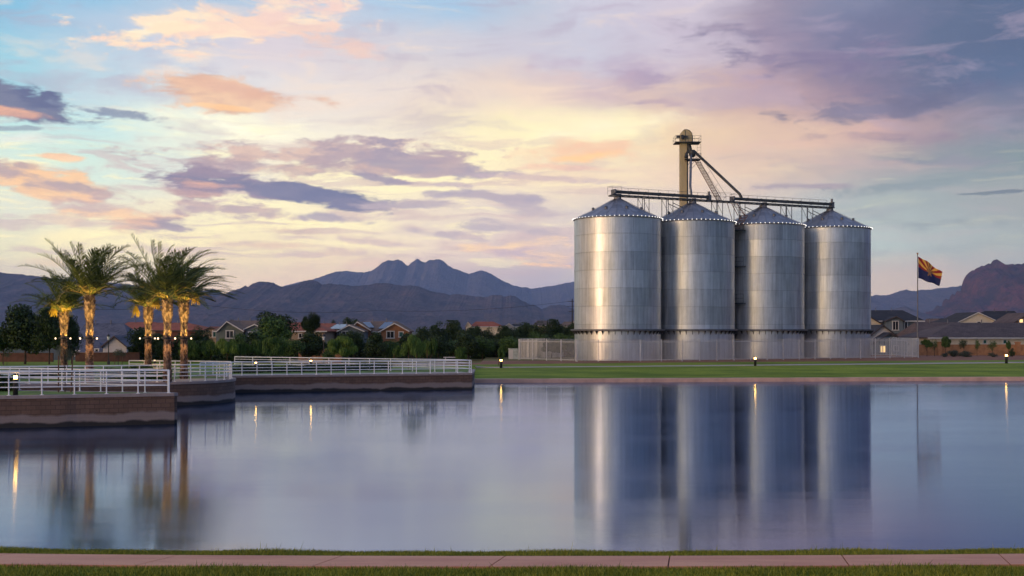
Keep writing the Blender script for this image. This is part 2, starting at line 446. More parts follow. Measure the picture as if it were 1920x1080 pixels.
# slabs between slanted joints, each joint a real gap
joints = [(-14.6,-15.2),(-11.8,-12.1),(-8.95,-9.05),(-6.05,-6.0),(-3.2,-3.05),(-.36,-.12),(2.50,2.83),(5.42,5.93),(8.05,8.8),(10.9,11.8),(13.9,15.)]
pb = MB(); g_ = .012
tag(ribbon('footpath', 'joint_dark', lambda x: nearEdge(x)+.0, lambda x: nearEdge(x)+2.25, (-30,30), .5, .012), kind='structure')
prev = (-30,-30)
for j in joints+[(30,30)]:
    a0, a1 = prev[0]+g_, prev[1]+g_; b0, b1 = j[0]-g_, j[1]-g_
    n = max(2, int((b0-a0)/.5)); vs = []
    for i in range(n+1):
        xn = a0+(b0-a0)*i/n; xf = a1+(b1-a1)*i/n
        yn = nearEdge(xn)+.0; yf = nearEdge(xf)+2.25
        vs += [(xn,yn-.01,gz(xn,yn)+.045),(xf,yf+.01,gz(xf,yf)+.045),(xn,yn-.01,gz(xn,yn)-.02),(xf,yf+.01,gz(xf,yf)-.02)]
    fs = []
    for i in range(n):
        q = 4*i; fs += [(q,q+4,q+5,q+1),(q+2,q+6,q+4,q),(q+1,q+5,q+7,q+3)]
    fs += [(0,1,3,2),(4*n,4*n+2,4*n+3,4*n+1)]
    pb.add(vs, fs); prev = j
tag(pb.build('footpath_slabs', 'path_pink'), kind='structure')
# far shore kerb and path
def ribbon2(name, mat, pts, w_, z0, z1):
    b_ = MB(); pts = [Vector((p[0],p[1],0)) for p in pts]; L = []
    for i,p in enumerate(pts):
        d = (pts[min(i+1,len(pts)-1)]-pts[max(i-1,0)]).normalized(); nrm = Vector((-d.y,d.x,0))
        L.append((p, p+nrm*w_))
    vs = []
    for a,c in L:
        za = z1(a.x,a.y) if callable(z1) else z1; zb = z1(c.x,c.y) if callable(z1) else z1
        vs += [(a.x,a.y,z0),(a.x,a.y,za),(c.x,c.y,zb),(c.x,c.y,z0)]
    fs = []
    for i in range(len(L)-1):
        q = 4*i; fs += [(q,q+4,q+5,q+1),(q+1,q+5,q+6,q+2),(q+2,q+6,q+7,q+3)]
    b_.add(vs, fs); return b_.build(name, mat)
tag(ribbon2('shore_kerb', 'kerb_pink', [(x, shoreY(x)-.05) for x in np.arange(-3.2,90,1.5)], .9, -.6, .33), kind='structure')
tag(ribbon2('path', 'concrete_pale', [(x, far_path_y(x)) for x in np.arange(-14,90,2.)], 1.9, .3, lambda x,y: gz(x,y)+.03), kind='structure')

# ------------------------------------------------------------ piers (retaining walls, slabs, pavements)
def smooth_line(pts, n=6):
    out = []; pts = [Vector(p) for p in pts]
    for i in range(len(pts)-1):
        p0 = pts[max(i-1,0)]; p1 = pts[i]; p2 = pts[i+1]; p3 = pts[min(i+2,len(pts)-1)]
        for k in range(n):
            t = k/n
            out.append(.5*((2*p1)+(-p0+p2)*t+(2*p0-5*p1+4*p2-p3)*t*t+(-p0+3*p1-3*p2+p3)*t**3))
    out.append(pts[-1]); return out
def offset(line, w_):
    out = []
    for i,p in enumerate(line):
        d = (line[min(i+1,len(line)-1)]-line[max(i-1,0)]).normalized(); out.append(p+Vector((-d.y,d.x))*w_)
    return out
def wall_thing(label, line, ztop, thick=.4, group=None):
    p0 = line[len(line)//2]
    root = thing('retaining_wall', (p0.x,p0.y,0), label, 'retaining wall', group)
    def strip(name, l0, l1, z0, z1, mat):
        b_ = MB(); vs = []
        for a,c in zip(l0,l1):
            vs += [(a.x-p0.x,a.y-p0.y,z0),(a.x-p0.x,a.y-p0.y,z1),(c.x-p0.x,c.y-p0.y,z1),(c.x-p0.x,c.y-p0.y,z0)]
        fs = []; n = len(l0)
        for i in range(n-1):
            q = 4*i; fs += [(q,q+4,q+5,q+1),(q+1,q+5,q+6,q+2),(q+2,q+6,q+7,q+3)]
        fs += [(0,1,2,3),(4*n-4,4*n-1,4*n-2,4*n-3)]
        b_.add(vs, fs); o = b_.build(name, mat, root)
        uvl = o.data.uv_layers.new(name='UV'); cum = [0.]
        for i in range(1,n): cum.append(cum[-1]+(l0[i]-l0[i-1]).length)
        for lp in o.data.loops:
            v_ = lp.vertex_index; uvl.data[lp.index].uv = (cum[min(v_//4,n-1)]+(.4 if v_%4 > 1 else 0), o.data.vertices[v_].co.z)
        return o
    strip('wall', line, offset(line, thick), -1.1, ztop-.14, 'pier_block')
    strip('coping', offset(line,-.05), offset(line, thick+.04), ztop-.14, ztop, 'cap_stone')
    return root
def V2(px, d): return Vector((X(px,d), d))
L1 = smooth_line([Vector((-62,43.5)), Vector((-42,48.6)), V2(0,53.85), V2(163,55.05), V2(327,56.3)])
L2 = smooth_line([Vector((-60,60)), Vector((-42,62.8)), Vector((-32,65.2)), V2(100,67.6), V2(220,68.8), V2(330,70.1), V2(400,71.8), V2(432,73.8), V2(441,75.3), V2(437,77.2), V2(420,79.4), V2(380,82)])
L3 = smooth_line([Vector((-34,80.5)), V2(330,82), V2(441,84.4), V2(660,87.0), V2(885,89.8)])
Z1, Z2, Z3 = 1.46, 1.39, 1.22
wall_thing('brown block wall of the nearest promenade tip, closest to the camera at left', L1, Z1)
wall_thing('rounded brown block wall below the palms, between the nearer and the farther wall', L2, Z2)
wall_thing('long straight brown block wall under the far railing, farthest of the three', L3, Z3)
# side return of wall 1 and 3
wall_thing('short return end of the nearest promenade wall behind its tip', [V2(327,56.3)+Vector((.0,.46)), Vector((-16.6,57.3)), Vector((-22,58.6)), Vector((-34,61.5)), Vector((-44,65))], Z1-.01, .35)
wall_thing('end face of the far promenade wall beside the lawn shore', [V2(885,89.8)+Vector((0,.5)), Vector((-3.0,93)), Vector((-3.1,99))], Z3-.01, .4)
def slab(name, front, back, z, mat):
    poly = [(p.x,p.y) for p in front]+[(p.x,p.y) for p in back]
    b_ = MB(); b_.prism(poly, -1.0, z); return tag(b_.build(name, mat), kind='structure')
simple('slab_grass', (.10,.17,.02), .9, 0, .45, 1.2, .5)
slab('promenade_lawn', offset(L1,.3)[:-1], [Vector((-16.9,57.0)), Vector((-22,58.4)), Vector((-34,61.2)), Vector((-62,62))], Z1-.02, 'slab_grass')
slab('promenade_ground', offset(L2,.3)[:-6], [Vector((-23,80)), Vector((-30,84)), Vector((-33,104)), Vector((-62,104))], Z2-.02, 'slab_grass')
slab('promenade_terrace', offset(L3,.3), [Vector((-3.35,99.5)), Vector((-6,104)), Vector((-33.2,104))], Z3-.02, 'slab_grass')
def pave(name, line, w0, w1, z):
    a, c = offset(line,w0), offset(line,w1); b_ = MB(); vs = []
    for p,q in zip(a,c): vs += [(p.x,p.y,z),(q.x,q.y,z)]
    b_.add(vs, [(2*i,2*i+2,2*i+3,2*i+1) for i in range(len(a)-1)])
    return tag(b_.build(name, 'concrete_pale'), kind='structure')
pave('promenade_path', L2[:-16], .44, 3.6, Z2-.008)
pave('promenade_walk', L3, .44, 3.0, Z3-.008)

# ------------------------------------------------------------ railings
def railing(label, line, z, hgt, spacing, nr=4):
    cum = [0.]
    for i in range(1,len(line)): cum.append(cum[-1]+(line[i]-line[i-1]).length)
    def at(s_):
        for i in range(1,len(line)):
            if cum[i] >= s_-1e-6:
                t = (s_-cum[i-1])/max(1e-6,cum[i]-cum[i-1]); return line[i-1].lerp(line[i], cl(t))
        return line[-1]
    n = max(1, round(cum[-1]/spacing)); p0 = at(cum[-1]/2)
    root = thing('railing', (p0.x,p0.y,z), label, 'railing', 'white tube railings along the water')
    for i in range(n+1):
        p = at(cum[-1]*i/n); b_ = MB(); x, y = p.x-p0.x, p.y-p0.y
        b_.bar((x,y,0),(x,y,hgt), .032, 8).box((x,y,.01),(.14,.14,.02)); b_.build('post', 'white_paint', root)
    m_ = max(8, n*3)
    pts = [at(cum[-1]*i/m_) for i in range(m_+1)]
    for k in range(nr):
        zz = hgt-(.01)-k*(hgt-.14)/(nr)*1.0
        MB().path([(p.x-p0.x,p.y-p0.y,zz) for p in pts], .036 if k == 0 else .024, 6).build('rail', 'white_paint', root)
    return root
railing('white tube railing along the front edge of the nearest promenade tip', [p for p in offset(L1,.22)[:-1]]+[V2(317,56.4)], Z1, 1.08, 1.42)
railing('white tube railing along the back edge of the nearest promenade tip', smooth_line([V2(315,56.8), V2(240,57.4), V2(150,58.3), V2(70,59.4), Vector((-32,61)), Vector((-44,64))],4), Z1-.02, 1.08, 1.25)
railing('curved white railing round the water side of the palm promenade', offset(L2,.22)[:-9], Z2, 1.0, 1.0)
railing('white railing behind the palms on the inner side of their promenade', smooth_line([V2(433,77.5), V2(400,78.5), V2(330,79.5), V2(242,80.5)],4), Z2-.02, 1.02, 1.15)
railing('long white railing on the farthest promenade wall in front of the hedge', offset(L3,.22)[8:], Z3, .96, 1.06)
railing('white railing behind the dark hedge on the back of the far promenade', smooth_line([V2(880,90.6), V2(850,92.5), V2(740,95), V2(600,98.5), V2(440,103)],4), Z3-.02, .96, 2.1)

# ------------------------------------------------------------ silos
SIL = [(12.2,138.),(21.5,142.5),(30.85,147.),(40.3,151.5)]
GZ = 1.05
lab = ['nearest and leftmost steel grain silo, warmly lit on its left side', 'second grain silo from the left, directly below the tall elevator tower',
       'third grain silo from the left, with stair landings in the gap on its left', 'rightmost and farthest grain silo, beside the flagpole']
RS = 5.0
body = MB(); zs = []
prof = [(RS-.04,0.),(RS-.04,3.30)]
body.lathe(prof, 128); 
upper = MB(); pr = [(RS,3.5)]
z = 3.5; ztop = 16.15
edges = [6.09,8.12,10.15,12.18,14.21]
for e in edges: pr += [(RS,e-.03),(RS+.03,e-.02),(RS+.03,e+.03),(RS,e+.04)]
pr += [(RS,ztop)]
upper.lathe(pr, 160)
ring = MB(); ring.lathe([(RS-.02,3.30),(RS+.42,3.36),(RS+.42,3.52),(RS-.02,3.54)], 128)
br = MB()
for k in range(1):
    t = 0.; c_, s_ = math.cos(t), math.sin(t); tx, ty = -s_*.03, c_*.03
    vs = []
    for sg in (-1,1):
        for r_, z_ in ((RS-.06,3.32),(RS+.36,3.335),(RS-.06,2.88)): vs.append((c_*r_+sg*tx, s_*r_+sg*ty, z_))
    br.add(vs, [(0,1,2),(5,4,3),(0,3,4,1),(1,4,5,2),(2,5,3,0)])
roof = MB(); roof.lathe([(RS+.10,ztop-.10),(RS+.12,ztop+.02),(RS*.5,ztop+1.27),(.45,ztop+2.38),(.42,ztop+2.62),(.05,ztop+2.66)], 96)
ribs = MB()
for k in range(26):
    t = 2*math.pi*k/26; c_, s_ = math.cos(t), math.sin(t)
    ribs.bar((c_*(RS+.08),s_*(RS+.08),ztop+.06),(c_*.5,s_*.5,ztop+2.39), .013, 4)
vent = MB().lathe([(.16,0),(.16,.22),(.22,.24),(.05,.36)], 10)
bulb = MB().lathe([(.01,-.045),(.036,-.025),(.042,.0),(.036,.025),(.012,.04)], 8)
meshes = dict(base=body.mesh('base_wall',['galvanised_sheet_a'],True), up=upper.mesh('wall',['galvanised_sheet_a']), ring=ring.mesh('ring_ledge',['mid_steel']),
              br=br.mesh('bracket',['dark_steel']), roof=roof.mesh('roof',['silo_roof']), ribs=ribs.mesh('roof_ribs',['silo_roof']), vent=vent.mesh('roof_vent',['mid_steel']), bulb=bulb.mesh('bulb',['bulb']))
simple('cable', (.02,.02,.02), .6)
def smoothmesh(me, a=30):
    me.polygons.foreach_set('use_smooth', [True]*len(me.polygons)); me.set_sharp_from_angle(angle=R(a))
for k in ('up','ring','roof','base'): smoothmesh(meshes[k], 28)
cabm = MB().lathe([(RS+.14,ztop-.01),(RS+.165,ztop-.01),(RS+.165,ztop+.015),(RS+.14,ztop+.015)], 96, close=False).mesh('cable',['cable'])
for i,(x,y) in enumerate(SIL):
    root = thing('grain_silo', (x,y,GZ), lab[i], 'silo', 'four steel grain silos in a row')
    def part(n, me, par=root):
        o = bpy.data.objects.new(n, me); col.objects.link(o); o.parent = par; return o
    for n, k in (('base_wall','base'),('wall','up')):
        me = meshes[k] if i == 0 else meshes[k].copy()
        if i: me.materials[0] = MATS['galvanised_sheet_%s' % 'abcd'[i]]
        part(n, me)
    rg = part('ring_ledge', meshes['ring'])
    for k in range(44):
        t = 360*k/44
        if 20 < t < 160: continue
        o = part('bracket', meshes['br'], rg); o.rotation_euler = (0,0,R(t))
    rf = part('roof', meshes['roof']); part('ribs', meshes['ribs'], rf)
    for k in range(4):
        t = R(190+k*48); o = part('roof_vent', meshes['vent'], rf); o.location = (math.cos(t)*2.9, math.sin(t)*2.9, ztop+1.02)
    st = part('light_string', cabm)
    nb = 62
    for k in range(nb):
        t = 2*math.pi*k/nb
        if math.sin(t) > .12: continue
        o = part('bulb', meshes['bulb'], st); o.location = (math.cos(t)*(RS+.19), math.sin(t)*(RS+.19), ztop+.03)

# fence round the silos
def pal_fence(label, pts, hgt=2.4, bay=2.42, pitch=.15):
    p0 = Vector(pts[0]); root = thing('steel_fence', (p0.x,p0.y,GZ), label, 'fence')
    for a, c in zip(pts[:-1], pts[1:]):
        a = Vector(a)-p0; c = Vector(c)-p0; L = (c-a).length; n = max(1, round(L/bay)); d = (c-a)/L; rz = math.atan2(d.y,d.x)
        nrm = Vector((d.y,-d.x))
        for i in range(n+1):
            if i == n and (Vector(pts[-1])-p0-c).length > .01: continue
            p = a+(c-a)*i/n; MB().box((p.x,p.y,hgt/2),(.085,.085,hgt), rz).build('post', 'fence_metal', root)
        for i in range(n):
            s0, s1 = a+(c-a)*i/n, a+(c-a)*(i+1)/n; w_ = (s1-s0).length; b_ = MB()
            mid = (s0+s1)/2
            for zz in (.18, hgt-.28): b_.box((mid.x,mid.y,zz),(w_-.09,.04,.05), rz)
            k = int(w_/pitch)
            for q in range(1,k):
                p = s0+(s1-s0)*q/k; o_ = nrm*.028
                b_.box((p.x+o_.x,p.y+o_.y,(.05+hgt-.1)/2),(.032,.016,hgt-.15), rz)
                tp = Vector((p.x+o_.x,p.y+o_.y,hgt-.1)); e = tp+Vector((nrm.x*.09,nrm.y*.09,.15))
                b_.bar(tp, e, .014, 4)
            b_.build('picket_panel', 'fence_metal', root)
    return root
FA, FB, FM, FC_ = V2(973,137.5), V2(1082,129.5), V2(1279,131), V2(1722,147.5)
pal_fence('pale steel picket fence running along the front of the silos, nearest the lawn', [(FB.x,FB.y),(FM.x,FM.y),(FC_.x,FC_.y)])
pal_fence('pale steel picket fence run left of the silos, slanting back to its left corner', [(FB.x-.1,FB.y+.1),(FA.x,FA.y)])
pal_fence('rear left run of the steel picket fence, seen through the front pickets', [(FA.x+.1,FA.y+.15),(X(1062,152),152.)])
pal_fence('steel picket fence run at the right end beside the houses, seen through the front run', [(FC_.x+.05,FC_.y+.15),(51.0,160.5),(44.,163.)])

# ------------------------------------------------------------ conveyor bridge over the silos
dirv = Vector((9.37,4.5,0)).normalized(); bz = math.atan2(dirv.y, dirv.x)
def BP(s_, h=0., side=0.):  # along the bridge, s = 0 at silo 1 apex
    return Vector((12.2,138.,0))+dirv*s_+Vector((-dirv.y,dirv.x,0))*side+Vector((0,0,19.95+h))
Ltot = (Vector(SIL[3])-Vector(SIL[0])).length
def rel(root, v): return Vector(v)-root.location
root = thing('conveyor_bridge', BP(0)-Vector((0,0,18.9)), 'long dark catwalk bridge crossing the roof peaks of all four silos', 'catwalk')
BR = root
def rb(a, c, r, n=4, mi=0, mb=None):
    mb.bar(rel(BR,a), rel(BR,c), r, n, mi)
b_ = MB()
for sd in (-.55,.55):
    rb(BP(-.9,0,sd), BP(Ltot+.3,0,sd), .065, 4, 0, b_)
for k in range(40):
    s_ = -.9+k*(Ltot+1.2)/39; rb(BP(s_,0,-.55), BP(s_,0,.55), .03, 4, 0, b_)
c0 = rel(BR, BP((Ltot-.6)/2,.09,.0)); b_.box(c0, (Ltot+1.2,1.15,.04), bz); b_.build('deck', 'dark_steel', root)
def conveyor(s0, s1):
    b_ = MB(); m_ = rel(BR, BP((s0+s1)/2, .46, -.15)); b_.box(m_, (s1-s0,.5,.30), bz)
    for s_ in np.arange(s0+.2, s1, 2.0): b_.box(rel(BR, BP(s_,.46,-.15)), (.07,.56,.38), bz)
    cv = b_.build('conveyor', 'dark_steel', root)
    q = MB(); q.box(rel(BR, BP(s0,.42,-.15)), (.4,.56,.54), bz); q.lathe([(.16,-.2),(.16,.2)], 12, tuple(rel(BR, BP(s0-.1,.5,-.6)))); q.build('drive_head', 'mid_steel', cv)
    q = MB(); q.box(rel(BR, BP(s1,.44,-.15)), (.35,.58,.6), bz); q.lathe([(.14,-.25),(.14,.25)], 12, tuple(rel(BR, BP(s1,.9,-.15)))); q.build('drive_motor', 'mid_steel', cv)
conveyor(-.6, 12.6); conveyor(16.0, Ltot+.2)
for i in range(4):   # inlets
    s_ = i*Ltot/3
    MB().lathe([(.30,-1.2),(.30,.12)], 16, tuple(rel(BR, BP(s_+.05,.1,-.15)))).build('inlet_pipe', 'mid_steel', root)
def guard(s0, s1, sd, h):
    b_ = MB()
    n = max(1, int((s1-s0)/1.35))
    for k in range(n+1): 
        s_ = s0+(s1-s0)*k/n; rb(BP(s_,.05,sd), BP(s_,h,sd), .022, 4, 0, b_)
    for hh in (h,h*.6): rb(BP(s0,hh,sd), BP(s1,hh,sd), .022, 4, 0, b_)
    if sd < 0 or True: rb(BP(s0,h,-.55), BP(s0,h,.55), .022, 4, 0, b_)
    b_.build('guard_rail', 'mid_steel', root)
guard(-1.0, 15.6, .56, 1.05); guard(-1.0, .2, -.56, 1.05); guard(12.9, 15.6, -.56, 1.05); guard(16.2, Ltot, .56, 1.05)
def roofz(s_):
    i = min(range(4), key=lambda q: abs(q*Ltot/3-s_)); dd = abs(i*Ltot/3-s_); return GZ+ztop+max(0,(RS+.12-dd)/RS*2.45)
sup = [3.1,4.0,6.4,7.2]
for base_i in range(3):
    for pair in ((3.05,3.95),(6.35,7.25)):
        b_ = MB(); o_ = base_i*Ltot/3
        for s_ in pair:
            for sd in (-.5,.5):
                p = BP(o_+s_,0,sd); q = Vector((p.x,p.y,roofz(o_+s_)-.05)); rb(p, q, .055, 4, 0, b_)
        a_, c_ = o_+pair[0], o_+pair[1]
        for sd in (-.5,.5):
            p = BP(a_,-.05,sd); q = BP(c_,0,sd); q.z = max(roofz(c_), p.z-1.5); rb(p, q, .03, 4, 0, b_)
            if pair[0] > 5:
                p2 = BP(c_,-.5,sd); q2 = BP(c_+1.5,0,sd); q2.z = roofz(c_+1.5)+.02; rb(p2, q2, .05, 4, 0, b_)
        b_.build('support_frame', 'mid_steel', root)

# ------------------------------------------------------------ bucket elevator tower
ED = 147.6
ex = X(1281,ED)
root = thing('grain_elevator', (ex,ED,GZ), 'tall tan bucket elevator tower with rounded head above the second silo', 'grain elevator'); EL = root
def ez(py): return Z(py,ED)-GZ
def exx(px): return X(px,ED)-ex
b_ = MB(); wt = exx(1287)-exx(1274.3); cx = (exx(1287)+exx(1274.3))/2
b_.box((cx,0,ez(268)/2),(wt,.75,ez(268)))
for py in (291,330,360,390,430,480,540,600): b_.box((cx,0,ez(py)),(wt+.03,.78,.05))
b_.build('trunk', 'tan_paint', root)
b_ = MB(); xr0 = exx(1287.2); b_.box((xr0+.12,.35,ez(268)/2),(.20,.5,ez(268))); b_.build('return_trunk', 'dark_steel', root)
# head: rounded casing
x0_, x1_ = exx(1274.3), exx(1296.5); zb_, zt_ = ez(270), ez(244.5); rr = (x1_-x0_)/2; cxh = (x0_+x1_)/2
poly = [(x0_,zb_),(x1_,zb_)]
for k in range(17):
    t = math.pi*k/16; poly.append((cxh+rr*math.cos(t), zt_-rr+rr*math.sin(t)))
b_ = MB(); n = len(poly)
vs = [(x,-.42,z) for x,z in poly]+[(x,.42,z) for x,z in poly]
b_.add(vs, [tuple(range(n)), tuple(range(n,2*n))[::-1]]+[((k+1)%n,k,n+k,n+(k+1)%n) for k in range(n)])
hd = b_.build('head_casing', 'tan_paint', root)
b_ = MB()
for k in range(16):
    t0, t1 = math.pi*k/16*.62, math.pi*(k+1)/16*.62
    a = [(cxh+(rr+e)*math.cos(t), y, zt_-rr+(rr+e)*math.sin(t)) for t in (t0,t1) for e in (.0,.07) for y in (-.45,.45)]
    b_.add(a, [(0,1,3,2),(4,6,7,5),(2,3,7,6),(0,4,5,1),(0,2,6,4),(1,5,7,3)])
b_.box((x1_+.05,0,(zb_+zt_-rr)/2),(.14,.9,zt_-rr-zb_)); b_.build('head_flange', 'dark_steel', hd)
b_ = MB(); b_.box((cxh-.1,-.46,(zb_+zt_)/2+.1),(.05,.05,zt_-zb_-.3)); b_.box((exx(1271),-.3,ez(257)),(.45,.3,.3)); b_.lathe([(.18,-.25),(.18,.25)],12,(exx(1278),-.7,ez(258.5))); b_.box((exx(1283),-.65,ez(258)),(.7,.22,.22)); b_.build('drive_motor', 'dark_steel', hd)
def platform(pxa, pxb, pyf, pyt, ya, yb, nm='platform'):
    xa, xb, zf, zt = exx(pxa), exx(pxb), ez(pyf), ez(pyt)
    b_ = MB(); b_.box(((xa+xb)/2,(ya+yb)/2,zf),(xb-xa,yb-ya,.08)); pf = b_.build(nm, 'dark_steel', root)
    q = MB()
    n = max(2, round((xb-xa)/.75))
    for y in (ya,yb):
        for k in range(n+1):
            x = xa+(xb-xa)*k/n; q.bar((x,y,zf),(x,y,zt), .02, 4)
        for fr in (.5,1): q.bar((xa,y,zf+(zt-zf)*fr),(xb,y,zf+(zt-zf)*fr), .02, 4)
    for x in (xa,xb):
        for fr in (.5,1): q.bar((x,ya,zf+(zt-zf)*fr),(x,yb,zf+(zt-zf)*fr), .02, 4)
    q.build('guard_rail', 'dark_steel', pf)
platform(1264.3,1312,268.5,257,-1.1,1.1)
platform(1282.5,1312.5,300,289.5,-.9,1.0)
b_ = MB() # ladder cage between platforms on the right
for px in (1305,1312):
    b_.bar((exx(px),-.9,ez(300)),(exx(px),-.9,ez(268)), .02, 4)
for k in range(6): b_.bar((exx(1305),-.9,ez(300-k*5.4)),(exx(1312),-.9,ez(300-k*5.4)), .018, 4)
b_.build('cage_ladder', 'dark_steel', root)
b_ = MB() # lattice and long ladder down the trunk
for px in (1291.5,1294.2): b_.bar((exx(px),-.2,ez(388)),(exx(px),-.2,ez(300)), .025, 4)
for k in range(34): b_.bar((exx(1291.5),-.2,ez(388-k*2.6)),(exx(1294.2),-.2,ez(388-k*2.6)), .015, 4)
b_.build('ladder', 'mid_steel', root)
b_ = MB()
for a, c in (((1312,300),(1291,322)),((1303,301),(1291,316)),((1283,301),(1290,314)),((1296,301),(1290,309))):
    b_.bar((exx(a[0]),-.5,ez(a[1])),(exx(c[0]),0,ez(c[1])), .03, 4)
b_.build('bracket', 'mid_steel', root)
b_ = MB(); b_.path([(exx(1290),0,ez(270)),(exx(1292),-.3,ez(279)),(exx(1295),-.4,ez(288))], [.35,.3,.22], 10); b_.lathe([(.28,-.3),(.42,0),(.42,.45),(.3,.6)], 14, (exx(1297),-.35,ez(291))); 
b_.path([(exx(1291),-.3,ez(281)),(exx(1286),-.5,ez(291)),(exx(1283.5),-.6,ez(297))], .16, 8)
b_.build('distributor', 'dark_steel', root)
# spouts
apex2 = Vector((SIL[1][0],SIL[1][1],GZ+ztop+2.9))
b_ = MB(); b_.path([Vector((exx(1295),-.4,ez(287))), rel(EL, apex2)+Vector((-.15,.5,1.6)), rel(EL, apex2)+Vector((-.05,0,.2))], .14, 8); b_.build('spout', 'mid_steel', root)
tgt = BP(17.4,.6,-.15)
b_ = MB(); a = Vector((exx(1299.5),-.3,ez(283))); e = rel(EL, tgt); b_.path([a, a.lerp(e,.96)+Vector((0,0,.25)), e], .17, 8); b_.build('spout', 'dark_steel', root)
# inclined ship ladder down to the bridge
a0 = P(1307.5,302,146.3); a1 = P(1349.5,377.5,144.2)
sl = thing('ship_ladder', a1, 'steep rusty stair from the elevator platform down to the catwalk', 'stairs')
b_ = MB(); off = Vector((.38,.35,0))
for s_ in (-1,1): b_.bar(Vector(a0)-a1+off*s_, off*s_, .05, 4)
b_.build('stringer', 'rust_steel', sl)
b_ = MB(); nst = 26
for k in range(1,nst):
    p = (Vector(a0)-a1)*k/nst; b_.box(p, (.80,.24,.05), math.atan2(off.y,off.x))
b_.build('tread', 'rust_steel', sl)
b_ = MB(); up = Vector((.45,0,.75))
for s_ in (-1,1):
    b_.bar(Vector(a0)-a1+off*s_+up*.6, off*s_+up, .022, 4)
    for k in (0,.33,.66,1): p = (Vector(a0)-a1)*k+off*s_; b_.bar(p, p+up*(1-.4*k), .02, 4)
b_.build('handrail', 'dark_steel', sl)

# stair landings between silos 2 and 3
root = thing('silo_stair', (SIL[2][0],SIL[2][1],GZ), 'dark spiral stair landings climbing the gap between the second and third silo', 'stairs')
def landing(zz, a_):
    b_ = MB(); c_, s_ = math.cos(R(a_)), math.sin(R(a_)); 
    vs = []
    for t in range(5):
        aa = R(a_-9+t*4.5)
        for r_ in (RS+.06, RS+.80): vs += [(math.cos(aa)*r_, math.sin(aa)*r_, zz), (math.cos(aa)*r_, math.sin(aa)*r_, zz-.10)]
    fs = []
    for t in range(4):
        q = 4*t; fs += [(q,q+2,q+6,q+4),(q+1,q+5,q+7,q+3),(q+2,q+3,q+7,q+6),(q,q+4,q+5,q+1)]
    fs += [(0,1,3,2),(16,18,19,17)]
    b_.add(vs, fs); lo = b_.build('landing', 'dark_steel', root)
    q = MB()
    for t in (-9,0,9):
        aa = R(a_+t); p = (math.cos(aa)*(RS+.78), math.sin(aa)*(RS+.78)); q.bar((*p,zz),(*p,zz+1.05), .025, 4)
    for hh in (.55,1.05):
        q.path([(math.cos(R(a_+t))*(RS+.78), math.sin(R(a_+t))*(RS+.78), zz+hh) for t in (-9,0,9)], .022, 4)
    q.build('guard_rail', 'dark_steel', lo)
A_ = 226
for py in (431,499,568): landing(Z(py,143)-GZ, A_)
def flight(z0, z1, a0_, a1_):
    b_ = MB(); n = 16
    for k in range(n):
        aa = R(a0_+(a1_-a0_)*k/n); zz = z0+(z1-z0)*k/n
        b_.box((math.cos(aa)*(RS+.42), math.sin(aa)*(RS+.42), zz), (.72,.27,.05), aa)
    for r_ in (RS+.08, RS+.78): b_.path([(math.cos(R(a0_+(a1_-a0_)*t/8))*r_, math.sin(R(a0_+(a1_-a0_)*t/8))*r_, z0+(z1-z0)*t/8-.08) for t in range(9)], .05, 4)
    b_.build('stair_flight', 'dark_steel', root)
zl = [Z(py,143)-GZ for py in (636,568,499,431)]
for z0, z1 in zip(zl[:-1], zl[1:]): flight(z0, z1, 170, 216)
# top stair over the eave up to the bridge
b_ = MB(); s0 = rel(root, P(1381,428,142.6)); s1 = rel(root, P(1396,404,143.6))
for k in range(9):
    p = s0.lerp(s1, k/8); b_.box(p, (.8,.26,.06), R(20))
b_.bar(s0+Vector((-.35,0,-.05)), s1+Vector((-.35,0,-.05)), .05, 4); b_.bar(s0+Vector((.35,0,-.05)), s1+Vector((.35,0,-.05)), .05, 4)
b_.bar(s1, rel(root, BP(16.4,-.1,-.5)), .05, 4); b_.bar(s1+Vector((-.8,0,0)), rel(root, BP(15.6,-.1,-.5)), .05, 4)
b_.bar(s0+Vector((-.3,0,.2)), rel(root, BP(15.0,-.1,-.5)), .04, 4)
for k in range(8):
    p = s1.lerp(rel(root, BP(16.0,-.1,-.5)), k/8); b_.box(p, (.6,.2,.04), R(20))
b_.build('stair_flight', 'rust_steel', root)

# ------------------------------------------------------------ flagpole and flag
fd = 152.; fx = X(1720.5,fd)
root = thing('flagpole', (fx,fd,GZ), 'tall thin flagpole standing behind the right end of the picket fence', 'flagpole')
b_ = MB(); hp = Z(477,fd)-GZ; b_.bar((0,0,0),(0,0,hp), .10, 10, 0, .05); b_.build('pole', 'mid_steel', root)
MB().lathe([(.01,-.12),(.09,-.08),(.13,0),(.09,.08),(.01,.12)], 12, (0,0,hp+.1)).build('ball_finial', 'copper', root)
b_ = MB(); NU, NV = 66, 44
def fpos(u, v):
    x = .10+2.98*u; zz = -.12-(1-v)*2.75+.10*(1-v)*u
    zz -= 2.0*u**1.15+(.0 if v > .5 else 0); zz += (1-v)*.95*u**1.5   # sagging fly edge
    x -= .28*(1-v)*u
    y = .22*math.sin(u*9+v*2.2)*u**.6
    zz += .06*math.sin(u*11+v*3)
    return (x, y, zz)
vs = [fpos(i/NU, j/NV) for j in range(NV+1) for i in range(NU+1)]
b_.v = vs
def star(dx, dy):
    r_ = math.hypot(dx,dy); a_ = (math.atan2(dx,dy)+math.pi/5)%(2*math.pi/5)-math.pi/5
    k = .38+.62*(1-abs(a_)/(math.pi/5)); return r_ < .235*k
